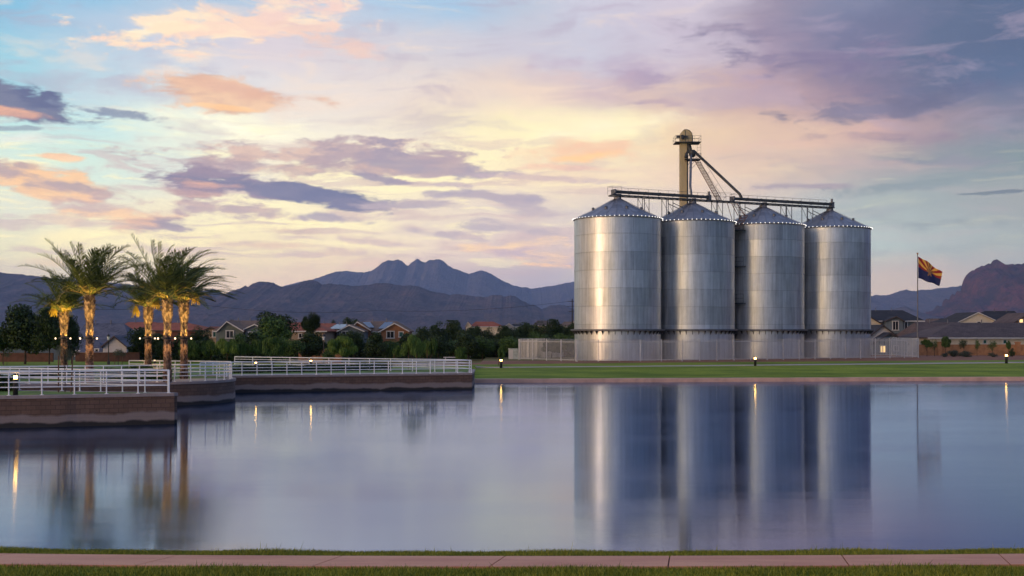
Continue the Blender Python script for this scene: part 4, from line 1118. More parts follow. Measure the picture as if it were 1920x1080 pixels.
# ------------------------------------------------------------ houses
def house(label, d, vols, wins=(), extras=(), name='house', base=.75):
    px_c = (vols[0][1]+vols[0][2])/2; x0 = X(px_c,d); root = thing(name, (x0,d,base), label, 'house')
    for (kind,pa,pb,pe,pr,yo,dep,wm,rm,ra,rb_) in vols:
        dd = d+yo; xa, xb = X(pa,dd)-x0, X(pb,dd)-x0; ze = Z(pe,dd)-base; ov = .35
        yf, yb = yo, yo+dep; b_ = MB()
        iw = .45
        b_.box(((xa+xb)/2,(yf+yb)/2,(ze-.02)/2-.4),(xb-xa-iw*2 if kind != 'gable' else xb-xa-iw, dep-.1, ze+.78))
        ym = (yf+yb)/2
        if kind == 'gable':
            zr = Z(pr,dd)-base; xm = (X(ra,dd)-x0) if ra is not None else (xa+xb)/2
            yi = yf+.05
            b_.add([(xa+iw/2,yi,ze),(xb-iw/2,yi,ze),(xm,yi,zr-.12),(xa+iw/2,yb-.05,ze),(xb-iw/2,yb-.05,ze),(xm,yb-.05,zr-.12)], [(0,1,2),(5,4,3)])
            b_.build('wall', wm, root)
            t_ = .20; r_ = MB(); vs = []
            for y in (yf-ov, yb+ov): vs += [(xa,y,ze-.05),(xm,y,zr),(xb,y,ze-.05),(xa,y,ze-.05-t_),(xm,y,zr-t_),(xb,y,ze-.05-t_)]
            r_.add(vs, [(0,1,7,6),(1,2,8,7),(3,9,10,4),(4,10,11,5),(0,3,4,1),(1,4,5,2),(6,7,10,9),(7,8,11,10),(0,6,9,3),(2,5,11,8)])
            ro = r_.build('roof', rm, root)
            tr = MB(); y = yf-ov-.05
            for (p,q) in (((xa,ze-.1),(xm,zr-.06)),((xm,zr-.06),(xb,ze-.1))): tr.add([(p[0],y,p[1]-.16),(q[0],y,q[1]-.16),(q[0],y,q[1]+.04),(p[0],y,p[1]+.04),(p[0],y+.05,p[1]-.16),(q[0],y+.05,q[1]-.16),(q[0],y+.05,q[1]+.04),(p[0],y+.05,p[1]+.04)], [(0,1,2,3),(7,6,5,4),(3,2,6,7),(0,4,5,1)])
            tr.build('fascia', 'trim_white' if rb_ is None else rb_, ro)
        else:
            zr = Z(pr, dd+dep/2)-base; b_.build('wall', wm, root)
            r0, r1 = X(ra,dd+dep/2)-x0, X(rb_,dd+dep/2)-x0
            r_ = MB(); y0_, y1_ = yf-ov, yb+ov; zt_ = ze-.0
            vs = [(xa,y0_,ze),(xb,y0_,ze),(xb,y1_,ze),(xa,y1_,ze),(r0,ym,zr),(r1,ym,zr),(xa,y0_,ze-.16),(xb,y0_,ze-.16),(xb,y1_,ze-.16),(xa,y1_,ze-.16)]
            r_.add(vs, [(0,1,5,4),(1,2,5),(2,3,4,5),(3,0,4),(0,6,7,1),(1,7,8,2),(2,8,9,3),(3,9,6,0),(6,9,8,7)])
            ro = r_.build('roof', rm, root)
            q = MB(); q.box(((xa+xb)/2,y0_-.04,ze-.12),(xb-xa,.06,.2)); q.build('gutter', 'trim_white' if wm != 'stucco_redbrown' else 'trim_dark', ro)
            q = MB(); 
            for k in range(2):
                t = .3+.4*k; q.lathe([(.08,-.1),(.08,.55),(.12,.58)], 8, (r0+(r1-r0)*t, ym-.5, zr-.1))
            q.build('roof_vent', 'mid_steel', ro)
    for (pa,pb,pt,pbm,yo,gm) in wins:
        dd = d+yo; xa, xb = X(pa,dd)-x0, X(pb,dd)-x0; za, zb_ = Z(pbm,dd)-base, Z(pt,dd)-base; f_ = MB(); y = yo-.02; fw = .13
        f_.box(((xa+xb)/2,y,zb_),(xb-xa+.2,.14,fw)); f_.box(((xa+xb)/2,y-.03,za),(xb-xa+.3,.2,fw))
        for x in (xa,xb): f_.box((x,y,(za+zb_)/2),(fw,.14,zb_-za-fw))
        if xb-xa > .8:
            for x in ([(xa+xb)/2] if xb-xa < 1.6 else [xa+(xb-xa)*.25, xb-(xb-xa)*.25]): f_.box((x,y,(za+zb_)/2),(.07,.1,zb_-za-fw))
        wn = f_.build('window', 'trim_white', root); MB().box(((xa+xb)/2,y+.02,(za+zb_)/2),(xb-xa,.04,zb_-za)).build('pane', gm, wn)
    for (nm,mat,pts,th) in extras:
        pts = [Vector(p)-root.location for p in pts]; nn = (pts[1]-pts[0]).cross(pts[2]-pts[0]).normalized()
        if nn.y > 0: nn = -nn
        n = len(pts); MB().add([p+nn*.06 for p in pts]+[p+nn*(.06+th) for p in pts], [tuple(range(n)),tuple(range(n,2*n))[::-1]]+[(k,(k+1)%n,n+(k+1)%n,n+k) for k in range(n)]).build(nm, mat, root)
    return root
HP, GB = 'hip','gable'
house('slate blue tiled house with a white front gable behind the left palms', 165,
      [(HP,128,252,656,606,2,12,'stucco_white','roof_slate',160,232),(GB,190,240,649,629,0,6,'stucco_white','roof_slate',None,'trim_dark'),(HP,150,196,660,640,.5,4,'stucco_white','roof_slate',165,185)],
      [(226,233,654,662,1.9,'glass_dark'),(178,185,654,662,.4,'glass_dark')])
house('house with a low red hip roof just left of the middle palm', 210, [(HP,216,300,617,604,0,12,'stucco_tan','roof_red',240,292)], [(232,240,622,632,0,'glass_dark')])
house('red roofed house with small gables seen right of the right palms', 205,
      [(HP,286,385,619,605,3,12,'stucco_redbrown','roof_red',296,352),(GB,372,418,622,612,0,8,'stucco_tan','roof_red',396,'trim_dark')],
      [(399,411,620,632,0,'glass_teal')])
house('house with cream trimmed front gable and tan tile roof', 200,
      [(HP,400,500,620,601,3,12,'stucco_greyblue','roof_tan',432,487),(GB,407,458,620,601.5,0,8,'stucco_green','roof_tan',426,None),(GB,457,496,616,607,1,6,'stucco_greyblue','roof_tan',478,None)],
      [(466,473,622,634,.9,'glass_dark'),(424,438,620,634,0,'glass_dark')])
house('wide red hip roofed house in the middle of the row', 195, [(HP,517,614,620,604.5,0,12,'stucco_tan','roof_red',533,585)], [(585,592,624,634,0,'glass_dark'),(560,566,625,634,0,'glass_dark')])
house('red roof peeking out behind the wide red hip roof', 240, [(HP,588,640,615,606,0,10,'stucco_tan','roof_red',600,628)])
def pl(px,py,d): return P(px,py,d)
house('green walled house with pale solar panels on its roof', 205,
      [(HP,612,672,618,608,3,10,'stucco_green','roof_tan',628,660),(GB,632,684,620,608.5,0,8,'stucco_greyblue','roof_tan',655,None)],
      [(641,655,621,635,0,'glass_dark'),(626,632,622,634,2.9,'glass_dark')],
      [('solar_array','solar_panel_pale',[pl(617,617.5,207.2),pl(643,617.5,207.2),pl(652,609,211.5),pl(631,609,211.5)],.05)])
house('brown two storey house with lit gables and dark solar panels', 210,
      [(HP,655,766,621,602.5,3,12,'stucco_brown','roof_tan',680,745),(GB,654,696,618,602.5,1,8,'stucco_brown','roof_tan',670,None),(GB,712,768,620,605,0,8,'stucco_brown','roof_tan',740,None)],
      [(725,739,621,634,0,'glass_dark'),(748,756,622,632,0,'glass_teal'),(712.5,717,622,633,2.9,'glass_dark')],
      [('solar_array','solar_panel',[pl(709,617,212.8),pl(727,617,212.8),pl(738,604.5,217.5),pl(722,604.5,217.5)],.05),('solar_array','solar_panel',[pl(690,615,213.5),pl(702,615,213.5),pl(694,604.5,217.5),pl(678,604.5,217.5)],.05)])
house('roof with red tiles rising above the dark tree row', 300, [(GB,872,886,612,603,0,6,'stucco_cream','roof_red',877,None),(HP,880,945,612,603,1,10,'stucco_cream','roof_red',892,925)])
house('low dark roofed house half hidden in the tree row', 310, [(GB,942,968,614,606,0,6,'stucco_white','roof_charcoal',954,None),(HP,955,985,612,607,2,8,'stucco_white','roof_charcoal',962,978)])
house('tan roofed house beside the left edge of the nearest silo', 280, [(HP,1050,1100,612,603,2,10,'stucco_tan','roof_tan',1058,1092),(GB,1066,1092,612,600,0,6,'stucco_tan','roof_tan',1079,None)])
house('tan roof showing above trees left of the utility pole', 330, [(HP,998,1034,610,601,0,10,'stucco_tan','roof_umber',1008,1024)])
# right side
house('grey blue two storey house with dark roof right beside the rightmost silo', 215,
      [(HP,1600,1733,601,581.5,4,14,'stucco_greyblue','roof_charcoal',1618,1692),(GB,1590,1654,606,588,3,10,'stucco_cream','roof_charcoal',1622,'trim_dark'),(GB,1658,1696,601,592.5,2.5,8,'stucco_greyblue','roof_charcoal',1680,'trim_dark'),
       (HP,1618,1740,634,624,0,6,'stucco_greyblue','roof_charcoal',1632,1728)],
      [(1673.5,1684.5,602,619,2.5,'glass_dark'),(1696,1701.5,603,618,3.9,'glass_dark')])
house('low gabled house with pale gable and charcoal roof behind the fence corner', 185,
      [(GB,1616,1696,640,608.5,0,9,'stucco_white','roof_charcoal',1655,'trim_dark'),(GB,1634,1704,644,623,-3,8,'stucco_greyblue','roof_charcoal',1668,'trim_dark')],
      [(1650,1660,648,661,-3,'window_lit'),(1676,1684,648,658,-3,'glass_dark')])
house('long single storey cream house with broad dark brown roof', 180, [(HP,1738,1990,632.5,605,0,14,'stucco_cream','roof_umber',1786,1960)],
      [(1843,1850,637,644.5,0,'glass_teal'),(1880.5,1887.5,637,644.5,0,'glass_teal')])
house('dark brown roof between the grey blue house and the long cream house', 200, [(HP,1722,1800,634,604,3,14,'stucco_tan','roof_umber',1716,1800)])
house('large cream gabled house with charcoal roof behind the long roof', 255,
      [(GB,1789,1880,606,585,0,12,'stucco_cream','roof_charcoal',1833,None),(HP,1836,1926,606,583,3,14,'stucco_cream','roof_charcoal',1846,1902)],
      [(1832,1839,603,608,0,'glass_dark'),(1863,1870,603,608,0,'glass_dark')])
house('small house with charcoal hip roof left of the large cream gable', 262, [(HP,1772,1812,604,593,0,10,'stucco_cream','roof_charcoal',1786,1806)])
house('red brown gabled house far behind, right of the flagpole', 275, [(GB,1748,1774,608,597,0,8,'stucco_redbrown','roof_umber',1761,'trim_dark'),(HP,1756,1790,606,597,3,8,'stucco_redbrown','roof_charcoal',1764,1782),(HP,1728,1756,606,600,4,8,'stucco_tan','roof_umber',1738,1750)])
house('brown house with a lit window cut by the right edge', 235, [(GB,1899,1960,604,586,0,10,'stucco_brown','roof_umber',1930,'trim_dark')], [(1911,1918,598,605,0,'window_lit')])
# yard walls
def ywall(label, x0p, x1p, d, ptop, mat, base=.6, pil=()):
    a, c = X(x0p,d), X(x1p,d); zt = Z(ptop,d); root = thing('yard_wall', ((a+c)/2,d,base), label, 'wall')
    MB().box((0,0,(zt-base)/2),(c-a,.25,zt-base)).build('wall', mat, root); MB().box((0,0,zt-base+.04),(c-a+.05,.34,.08)).build('coping', mat, root)
    for px in pil: 
        x = X(px,d)-(a+c)/2; q = MB(); q.box((x,-.05,(zt-base+.35)/2),(.55,.55,zt-base+.35)); q.box((x,-.05,zt-base+.4),(.68,.68,.12)); q.build('pillar', mat, root)
ywall('tan block yard wall in front of the long cream house at right', 1722, 1990, 162, 647, 'yard_wall', .6, (1761,1908))
ywall('brown yard wall along the lawn behind the big evergreens at left', -60, 100, 138, 663, 'yard_wall_dark', .5)
ywall('dark brown yard wall below the slate roofed house', 142, 262, 139, 662, 'yard_wall_dark', .5)
ywall('low brown yard wall behind the acacias right of the palms', 560, 640, 134, 655, 'stucco_brown', .5)
# white benches and fence sections on the lawn
def bench(px, d, py, L, label):
    zb = gz(X(px,d),d); h = max(.3, Z(py,d)-zb); root = thing('park_bench', (X(px,d),d,zb), label, 'bench')
    MB().box((0,0,h),(L,.42,.08)).build('seat', 'trim_white', root)
    for s_ in (-1,1): MB().box((s_*L*.4,0,h/2-.03),(.08,.36,h-.03)).build('leg', 'trim_white', root)
bench(850,134,670,2.2,'low white bench at the edge of the dry grass left of the silos')

# ------------------------------------------------------------ grass blades, near banks
def blades(name, n, regions, label, hmin, hmax, wid):
    r = np.random.default_rng(99); vs = []; P0 = []
    for (x0, x1, s0, s1, frac) in regions:
        k = int(n*frac); xx = r.uniform(x0,x1,k); ss = r.uniform(s0,s1,k)
        for a, c in zip(xx, ss):
            y = nearEdge(a)+c; P0.append((a, y, gz(a,y)))
    P0 = np.array(P0); k = len(P0); az = r.uniform(0,6.28,k); h = r.uniform(hmin,hmax,k)*(1+.4*np.sin(P0[:,0]*1.7)*np.sin(P0[:,0]*.53+1)); tall = r.random(k) < .004; h[tall] *= 2.4
    side = np.stack([np.cos(az),np.sin(az),np.zeros(k)],1)*wid; ln = np.stack([r.normal(0,.35,k),r.normal(0,.35,k),np.ones(k)],1)*h[:,None]
    A = P0-side; B = P0+side; C2 = P0+ln*.55+side*.7; D2 = P0+ln; E = P0+ln*.55-side*.7
    V_ = np.stack([A,B,C2,D2,E],1).reshape(-1,3)
    me = bpy.data.meshes.new(name); me.vertices.add(len(V_)); me.vertices.foreach_set('co', V_.ravel()); me.loops.add(k*5); me.loops.foreach_set('vertex_index', np.arange(k*5)); me.polygons.add(k); me.polygons.foreach_set('loop_start', np.arange(k)*5); me.update(calc_edges=True); me.materials.append(MATS['grass_blade'])
    o = bpy.data.objects.new(name, me); col.objects.link(o); tag(o, label, 'grass', kind='stuff')
blades('grass', 130000, [(-12,12,-2.2,-.03,.5),(-12,12,2.3,4.55,.5)], 'green mown grass on both sides of the pink footpath', .03, .085, .006)

# ------------------------------------------------------------ mountains
def mountain(name, mat, prof, d, depth, nx_, ny_, amp=.35, fq=1/900., cliff=1.35, back=.16, jag=1.):
    pxs = np.linspace(prof[0][0], prof[-1][0], nx_); pyv = np.interp(pxs, [p[0] for p in prof], [p[1] for p in prof])
    vs = []; rows = list(np.linspace(0,1,ny_))+[1+back*t for t in (.06,.15,.3,.6,1.)]
    for t in rows:
        for px, py in zip(pxs, pyv):
            y = d-depth*(1-t) if t <= 1 else d+depth*(t-1); x = X(px, d)
            py2 = py+ jag*1.3*noise.noise(Vector((px*.11, d*.001, 0)))+jag*1.1*noise.noise(Vector((px*.31, d*.001, 3)))+jag*.7*noise.noise(Vector((px*.9, d*.001, 7)))
            H = max(2., (HY-py2)*d/F+CZ)
            if t <= 1:
                r_ = noise.ridged_multi_fractal(Vector((x*fq*2.6, y*fq*.75, d*.01)), .9, 2.1, 6, 1.0, 2.0)
                r2 = noise.fractal(Vector((x*fq*7, y*fq*5, 2.)), .8, 2.1, 4)
                z_ = H*(t**cliff)*(1-amp*(1-t)**.7*(1.3-cl(r_*.6,0,1.3)))+ H*.09*r2*(1-t)**.5*min(1,t*3)
                z_ = min(z_, H*(1-.55*(1-t)))if t < 1 else H
            else: z_ = H*max(0, 1-(t-1)/back)
            vs.append((x, y, max(-2., z_)))
    n = len(pxs); fs = [(j*n+i, j*n+i+1, (j+1)*n+i+1, (j+1)*n+i) for j in range(len(rows)-1) for i in range(n-1)]
    me = bpy.data.meshes.new(name); me.from_pydata(vs, [], fs); me.materials.append(MATS[mat]); me.polygons.foreach_set('use_smooth', [True]*len(fs))
    o = bpy.data.objects.new(name, me); col.objects.link(o); tag(o, kind='structure')
mountain('hills', 'rock_near', [(-900,560),(-500,520),(-200,505),(-60,508),(0,511),(45,515),(110,522),(200,529),(290,538),(350,545),(380,545),(400,541),(416,549),(440,556),(520,580),(620,610),(660,622)], 9000, 3200, 520, 50, .5)
mountain('hill_range', 'rock_near', [(330,600),(380,572),(405,556),(432,546),(450,541),(456,537),(460,535),(466,537),(470,533),(480,529),(488,528),(498,529),(509,530),(530,537),(545,535),(558,533),(568,528),(578,525),(590,526),(604,533),(624,532),(645,534),(667,536),(690,534),(713,531),(730,532),(753,536),(770,535),(782,537),(810,546),(828,549),(845,553),(855,551),(868,552),(888,556),(910,558),(920,554),(928,552),(940,553),(945,556),(955,554),(965,555),(980,564),(995,571),(1010,575),(1015,579),(1035,573),(1055,571),(1072,578),(1110,590),(1180,606),(1300,618)], 7600, 2600, 800, 64, .5)
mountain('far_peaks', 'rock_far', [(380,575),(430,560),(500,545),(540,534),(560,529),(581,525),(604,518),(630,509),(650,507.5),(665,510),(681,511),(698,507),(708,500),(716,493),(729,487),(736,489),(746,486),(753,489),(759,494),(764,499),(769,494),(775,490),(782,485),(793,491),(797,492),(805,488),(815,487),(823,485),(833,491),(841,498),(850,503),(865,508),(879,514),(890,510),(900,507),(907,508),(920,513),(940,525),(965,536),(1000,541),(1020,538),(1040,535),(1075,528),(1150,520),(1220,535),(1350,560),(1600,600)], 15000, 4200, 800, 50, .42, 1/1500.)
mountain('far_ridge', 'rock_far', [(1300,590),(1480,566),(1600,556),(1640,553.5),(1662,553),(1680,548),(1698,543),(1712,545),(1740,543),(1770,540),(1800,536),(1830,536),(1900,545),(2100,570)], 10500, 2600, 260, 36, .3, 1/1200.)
mountain('red_mesa', 'rock_red', [(1620,616),(1660,604),(1700,594),(1735,586),(1750,582),(1757,573),(1761,576),(1765,578),(1769,563),(1774,560),(1779,562),(1785,552),(1790,554),(1795,545),(1798,552),(1801,546),(1804,530),(1807,524),(1812,515),(1818,509),(1830,504),(1838,500),(1848,498),(1857,494),(1861,489),(1867,486.5),(1872,488),(1877,493),(1885,497),(1900,495.5),(1930,493),(1990,500),(2080,490),(2200,510),(2500,560),(2800,600)], 6800, 1800, 900, 90, .62, 1/300., .62, .06, 2.)
mountain('foothill', 'rock_far', [(1600,600),(1650,588),(1680,578),(1696,574),(1712,580),(1740,590),(1790,604),(1850,615)], 6000, 900, 90, 18)

# ------------------------------------------------------------ haze
m, nt, b = newmat('haze'); m.node_tree.nodes.remove(b)
pv = nt.new('ShaderNodeVolumePrincipled'); pv.inputs['Color'].default_value = (.42,.60,1.0,1); pv.inputs['Density'].default_value = 4.0e-5; pv.inputs['Anisotropy'].default_value = 0.
nt.link(pv.outputs[0], m.node_tree.nodes['Material Output'].inputs['Volume'])
b_ = MB().box((0,500,(1150-3)/2.),(50500,42000,1153)); hz = b_.build('haze', 'haze'); tag(hz, kind='stuff')

# ------------------------------------------------------------ world sky
SUN_EL, SUN_AZ = 5., 234.   # azimuth clockwise from +Y: behind the camera to the left
W = bpy.data.worlds.new('World'); sc.world = W; W.use_nodes = True
nt = NT(W.node_tree); bg = W.node_tree.nodes['Background']
sky = nt.new('ShaderNodeTexSky'); sky.sky_type = 'NISHITA'; sky.sun_disc = False; sky.sun_elevation = R(SUN_EL); sky.sun_rotation = R(SUN_AZ)
g = nt.new('ShaderNodeTexCoord').outputs['Generated']
s = nt.new('ShaderNodeSeparateXYZ'); nt.link(g, s.inputs[0])
az = nt.math('ARCTAN2', s.outputs[0], s.outputs[1]); el = nt.math('ARCSINE', s.outputs[2])
def AE(px, py):
    x, z_ = (px-960)/F, (HY-py)/F; a = math.atan(x); return a, math.atan(z_*math.cos(a))
cv = nt.new('ShaderNodeCombineXYZ'); nt.link(az, cv.inputs[0]); nt.link(el, cv.inputs[1]); base = cv.outputs[0]
# domain warp
nw = nt.new('ShaderNodeTexNoise'); nt.link(nt.mapping(base,(9,22,1)), nw.inputs['Vector']); nw.inputs['Scale'].default_value = 1.; nw.inputs['Detail'].default_value = 6; nw.inputs['Roughness'].default_value = .58
off = nt.new('ShaderNodeVectorMath', operation='SUBTRACT'); nt.link(nw.outputs['Color'], off.inputs[0]); off.inputs[1].default_value = (.5,.5,.5)
def warped(ax, ay):
    mu = nt.new('ShaderNodeVectorMath', operation='MULTIPLY_ADD'); nt.link(off.outputs[0], mu.inputs[0]); mu.inputs[1].default_value = (ax,ay,0); nt.link(base, mu.inputs[2]); return mu.outputs[0]
vb = warped(.16,.045); sb = nt.new('ShaderNodeSeparateXYZ'); nt.link(vb, sb.inputs[0])
A0, A1 = AE(-160,600)[0], AE(2080,600)[0]
fac = nt.mr(sb.outputs[0], A0, A1, 0, 1, False)
colsx = [0,160,320,480,640,800,960,1120,1280,1440,1600,1760,1920]
rows = [
 (0,  [(130,185,225),(140,190,228),(165,195,225),(172,196,226),(175,200,230),(165,195,228),(185,195,218),(200,200,222),(205,195,215),(150,140,165),(122,128,160),(85,100,132),(90,110,146)]),
 (90, [(135,190,225),(168,195,225),(195,202,226),(215,205,220),(212,205,218),(205,202,218),(200,196,216),(198,196,218),(200,190,212),(160,144,170),(116,116,150),(92,105,138),(84,98,132)]),
 (180,[(160,205,228),(188,208,228),(208,215,228),(220,216,226),(228,216,218),(228,212,208),(228,206,198),(205,182,192),(212,186,180),(186,156,165),(133,119,146),(98,104,136),(88,104,140)]),
 (250,[(185,222,232),(190,222,235),(228,236,230),(240,234,224),(236,228,222),(234,222,208),(246,233,198),(250,240,200),(232,205,176),(215,184,170),(198,164,166),(150,135,152),(120,120,146)]),
 (320,[(205,225,225),(200,225,228),(214,220,222),(228,220,212),(246,236,202),(250,240,200),(241,222,196),(232,210,190),(226,201,186),(214,188,176),(168,158,165),(134,143,155),(124,139,150)]),
 (400,[(216,219,212),(226,221,207),(233,223,202),(245,235,200),(238,225,200),(226,211,200),(220,205,200),(202,191,195),(200,190,190),(180,180,188),(160,170,176),(150,160,168),(150,155,162)]),
 (465,[(226,222,196),(240,230,195),(245,232,195),(240,226,191),(236,220,195),(228,210,200),(215,195,195),(205,186,190),(195,188,190),(185,185,190),(172,185,190),(164,173,178),(154,163,168)]),
 (545,[(222,203,192),(224,207,195),(234,210,190),(232,206,190),(232,203,186),(204,182,188),(182,170,188),(176,170,190),(180,175,190),(190,180,182),(205,186,176),(200,181,172),(180,175,175)]),
]
prev = None; prevel = None
for (py, cs) in reversed(rows):
    stops = [((AE(px,py)[0]-A0)/(A1-A0), lin(c)) for px,c in zip(colsx,cs)]
    rc = nt.ramp(fac, stops)
    e_ = AE(960,py)[1]
    if prev is None: cur = rc
    else: cur = nt.mix(nt.mr(sb.outputs[1], prevel, e_, 0, 1), prev, rc)
    prev, prevel = cur, e_
# above the frame: Nishita blended blue-lavender with high cloud
neb = nt.mix(1., sky.outputs[0], (.10,.10,.10), 'MULTIPLY')
hi_n = nt.noise(nt.mapping(base,(2.2,5,1)), 1., 6, .6, .4)
hi = nt.mix(nt.mr(hi_n,.42,.68), lin((125,162,226)), lin((196,200,228)))
hi = nt.mix(.25, hi, neb)
cur = nt.mix(nt.mr(sb.outputs[1], AE(960,20)[1], .50, 0, 1), prev, hi)
# clouds
vc = warped(.055,.020)
dn = nt.noise(nt.mapping(base,(24,72,1)), 1., 10, .64, .3); dn2 = nt.noise(nt.mapping(base,(16,64,1),(3,5,0)), 1., 8, .66, .4)
dnc = nt.math('SUBTRACT', dn, .5); shade = nt.mr(dn2,.40,.60,-.1,.95)
sv = nt.new('ShaderNodeSeparateXYZ'); nt.link(vc, sv.inputs[0]); cz_ = nt.new('ShaderNodeCombineXYZ'); nt.link(sv.outputs[0], cz_.inputs[0]); nt.link(sv.outputs[1], cz_.inputs[1]); nt.link(shade, cz_.inputs[2]); vcz = cz_.outputs[0]
def cloud(px, py, rx, ry, ca_, cb_, rot=0., soft=.5, amt=1., nz=2.2):
    global cur
    soft = soft*1.15; nz = nz*1.9; rx = rx*1.08; ry = ry*1.15
    # each layer reads its coordinates through the previous layer, which keeps the shader's stack small
    ch = nt.new('ShaderNodeVectorMath', operation='MULTIPLY_ADD'); nt.link(cur, ch.inputs[0]); ch.inputs[1].default_value = (1e-9,1e-9,1e-9); nt.link(vcz, ch.inputs[2])
    sz = nt.new('ShaderNodeSeparateXYZ'); nt.link(ch.outputs[0], sz.inputs[0])
    a, e_ = AE(px,py); mp = nt.new('ShaderNodeMapping', vector_type='TEXTURE'); nt.link(ch.outputs[0], mp.inputs['Vector'])
    mp.inputs['Location'].default_value = (a,e_,0); mp.inputs['Rotation'].default_value = (0,0,R(rot)); mp.inputs['Scale'].default_value = (rx/F,ry/F,1e6)
    ln_ = nt.new('ShaderNodeVectorMath', operation='LENGTH'); nt.link(mp.outputs[0], ln_.inputs[0])
    v = nt.math('MULTIPLY_ADD', dnc, nz, nt.math('SUBTRACT', 1.0, ln_.outputs['Value']))
    al = nt.mr(v, 0., soft, 0, amt)
    cc = nt.mix(nt.math('MULTIPLY_ADD', nt.math('SUBTRACT', 1., al), .45, sz.outputs[2], True), lin(ca_), lin(cb_)); cur = nt.mix(al, cur, cc)
C = cloud
C(470,240,190,34,(255,253,238),(250,246,225),-6,1.0,.9,1.2)
C(1120,240,190,30,(255,246,220),(252,236,206),6,1.1,.8,1.2)
C(880,285,120,20,(254,246,214),(250,238,200),0,1.,.8,1.)
C(640,340,60,20,(255,248,215),(255,250,225),0,1.,.8,1.)
C(600,420,170,20,(254,244,200),(252,238,190),0,1.,.7,1.)
C(180,440,160,16,(252,240,196),(250,236,190),4,1.,.7,1.)
C(30,310,90,10,(255,244,215),(255,240,205),-4,.8,.8,1.)
C(40,262,80,14,(240,240,235),(235,238,240),0,.9,.7,1.)
band = nt.math('MULTIPLY', nt.math('MULTIPLY', nt.mr(az, AE(1350,400)[0], AE(900,400)[0], .2, 1), nt.mr(el, AE(960,560)[1], AE(960,470)[1], 0, 1)), nt.mr(el, AE(960,190)[1], AE(960,330)[1], 0, 1))
wz = nt.noise(nt.mapping(vc,(11,100,1)), 1., 7, .62, .5)
cur = nt.mix(nt.math('MULTIPLY', nt.mr(wz,.50,.62), nt.math('MULTIPLY', band, .6)), cur, lin((196,170,180)))
cur = nt.mix(nt.math('MULTIPLY', nt.mr(wz,.46,.34), nt.math('MULTIPLY', band, .55)), cur, lin((255,243,200)))
band2 = nt.mr(el, AE(960,330)[1], AE(960,200)[1], 0, 1)
wz2 = nt.noise(nt.mapping(vc,(9,42,1),(2,7,0),(0,0,R(-8))), 1., 8, .62, .6)
cur = nt.mix(nt.math('MULTIPLY', nt.mr(wz2,.50,.66), nt.math('MULTIPLY', band2, .42)), cur, lin((176,160,188)))
cur = nt.mix(nt.math('MULTIPLY', nt.mr(wz2,.48,.34), nt.math('MULTIPLY', nt.math('MULTIPLY', band2, nt.mr(az, AE(1500,200)[0], AE(1150,200)[0], 0, 1)), .34)), cur, lin((246,222,206)))
C(360,100,110,34,(240,216,206),(244,222,210),20,1.0,.7)
C(420,50,215,40,(252,228,204),(246,212,198),9,.55,.95)
C(560,20,140,38,(250,226,206),(240,208,204),0,.7,.9)
C(620,80,110,32,(222,192,200),(236,200,190),-10,.9,.8)
C(300,62,80,14,(253,236,212),(250,226,200),14,.5,.95,1.6)
C(420,178,162,31,(236,196,168),(214,172,156),-2,.45,.95,1.2)
C(445,168,110,14,(214,166,158),(226,176,156),-4,.8,.6,1.2)
C(410,200,80,7,(252,206,160),(250,200,150),-3,.6,.8,1.)
C(45,192,125,30,(118,122,152),(98,104,142),-8,.35,1.,1.3)
C(180,208,120,9,(140,150,178),(128,138,168),-8,.5,.9,2.)
C(20,209,70,11,(226,172,150),(200,155,150),-3,.6,.9,1.2)
C(20,242,70,5,(130,140,165),(140,150,175),0,.6,.7,2.)
C(100,299,62,7,(244,206,172),(238,190,160),-3,.5,.9,1.2)
C(70,335,150,24,(240,196,156),(180,156,164),-9,.45,.95,1.5)
C(130,346,90,9,(160,148,168),(180,156,168),-8,.6,.8,1.6)
C(85,362,55,13,(248,208,160),(240,196,156),-6,.6,.9,1.3)
C(600,285,300,24,(214,184,178),(170,152,172),2,.5,.95,1.8)
C(760,300,170,32,(160,148,172),(182,160,172),-4,.45,.95,1.8)
C(560,312,240,20,(208,178,172),(176,156,170),-3,.6,.9,1.8)
C(430,345,170,26,(128,124,154),(150,134,158),-7,.4,1.,1.5)
C(590,365,180,19,(112,114,150),(124,122,154),-6,.35,1.,1.1)
C(400,343,80,8,(220,172,156),(200,160,158),-4,.7,.8,1.6)
C(380,360,100,7,(210,168,160),(190,156,160),-6,.7,.7,1.6)
C(225,395,130,26,(240,198,164),(196,168,172),-10,.6,.85,1.8)
C(290,425,95,22,(224,182,162),(166,148,166),-5,.6,.9,1.8)
C(345,425,45,15,(150,140,162),(166,150,168),-10,.5,.9,1.5)
C(440,390,110,14,(176,156,172),(196,170,172),-4,.6,.9,2.)
C(620,404,75,10,(166,156,178),(180,164,178),-2,.5,.9,1.6)
C(780,386,110,12,(172,160,180),(184,168,182),-3,.6,.85,1.6)
C(915,372,112,13,(164,154,180),(176,162,180),-3,.5,.95,1.3)
C(1000,396,70,14,(172,160,182),(186,170,184),-3,.7,.85,1.5)
C(940,428,120,13,(176,164,184),(190,174,186),-3,.7,.8,1.6)
C(560,434,90,9,(196,172,174),(212,186,176),-4,.7,.85,1.6)
C(500,462,110,9,(200,176,176),(222,194,178),0,.8,.8,1.6)
C(100,488,130,10,(238,208,180),(226,198,182),0,.8,.6,1.6)
C(1100,285,150,20,(240,198,170),(236,190,166),2,.7,.9,1.3)
C(1110,292,90,9,(252,206,146),(248,196,146),4,.8,.8,1.2)
C(1010,330,140,9,(190,170,186),(204,180,184),-3,.6,.85,1.6)
C(1060,310,110,8,(236,196,176),(222,184,178),-2,.7,.8,1.6)
C(950,462,130,15,(248,214,172),(214,184,188),3,.6,.85,1.8)
C(1010,478,110,20,(240,206,178),(192,172,190),-4,.6,.85,1.8)
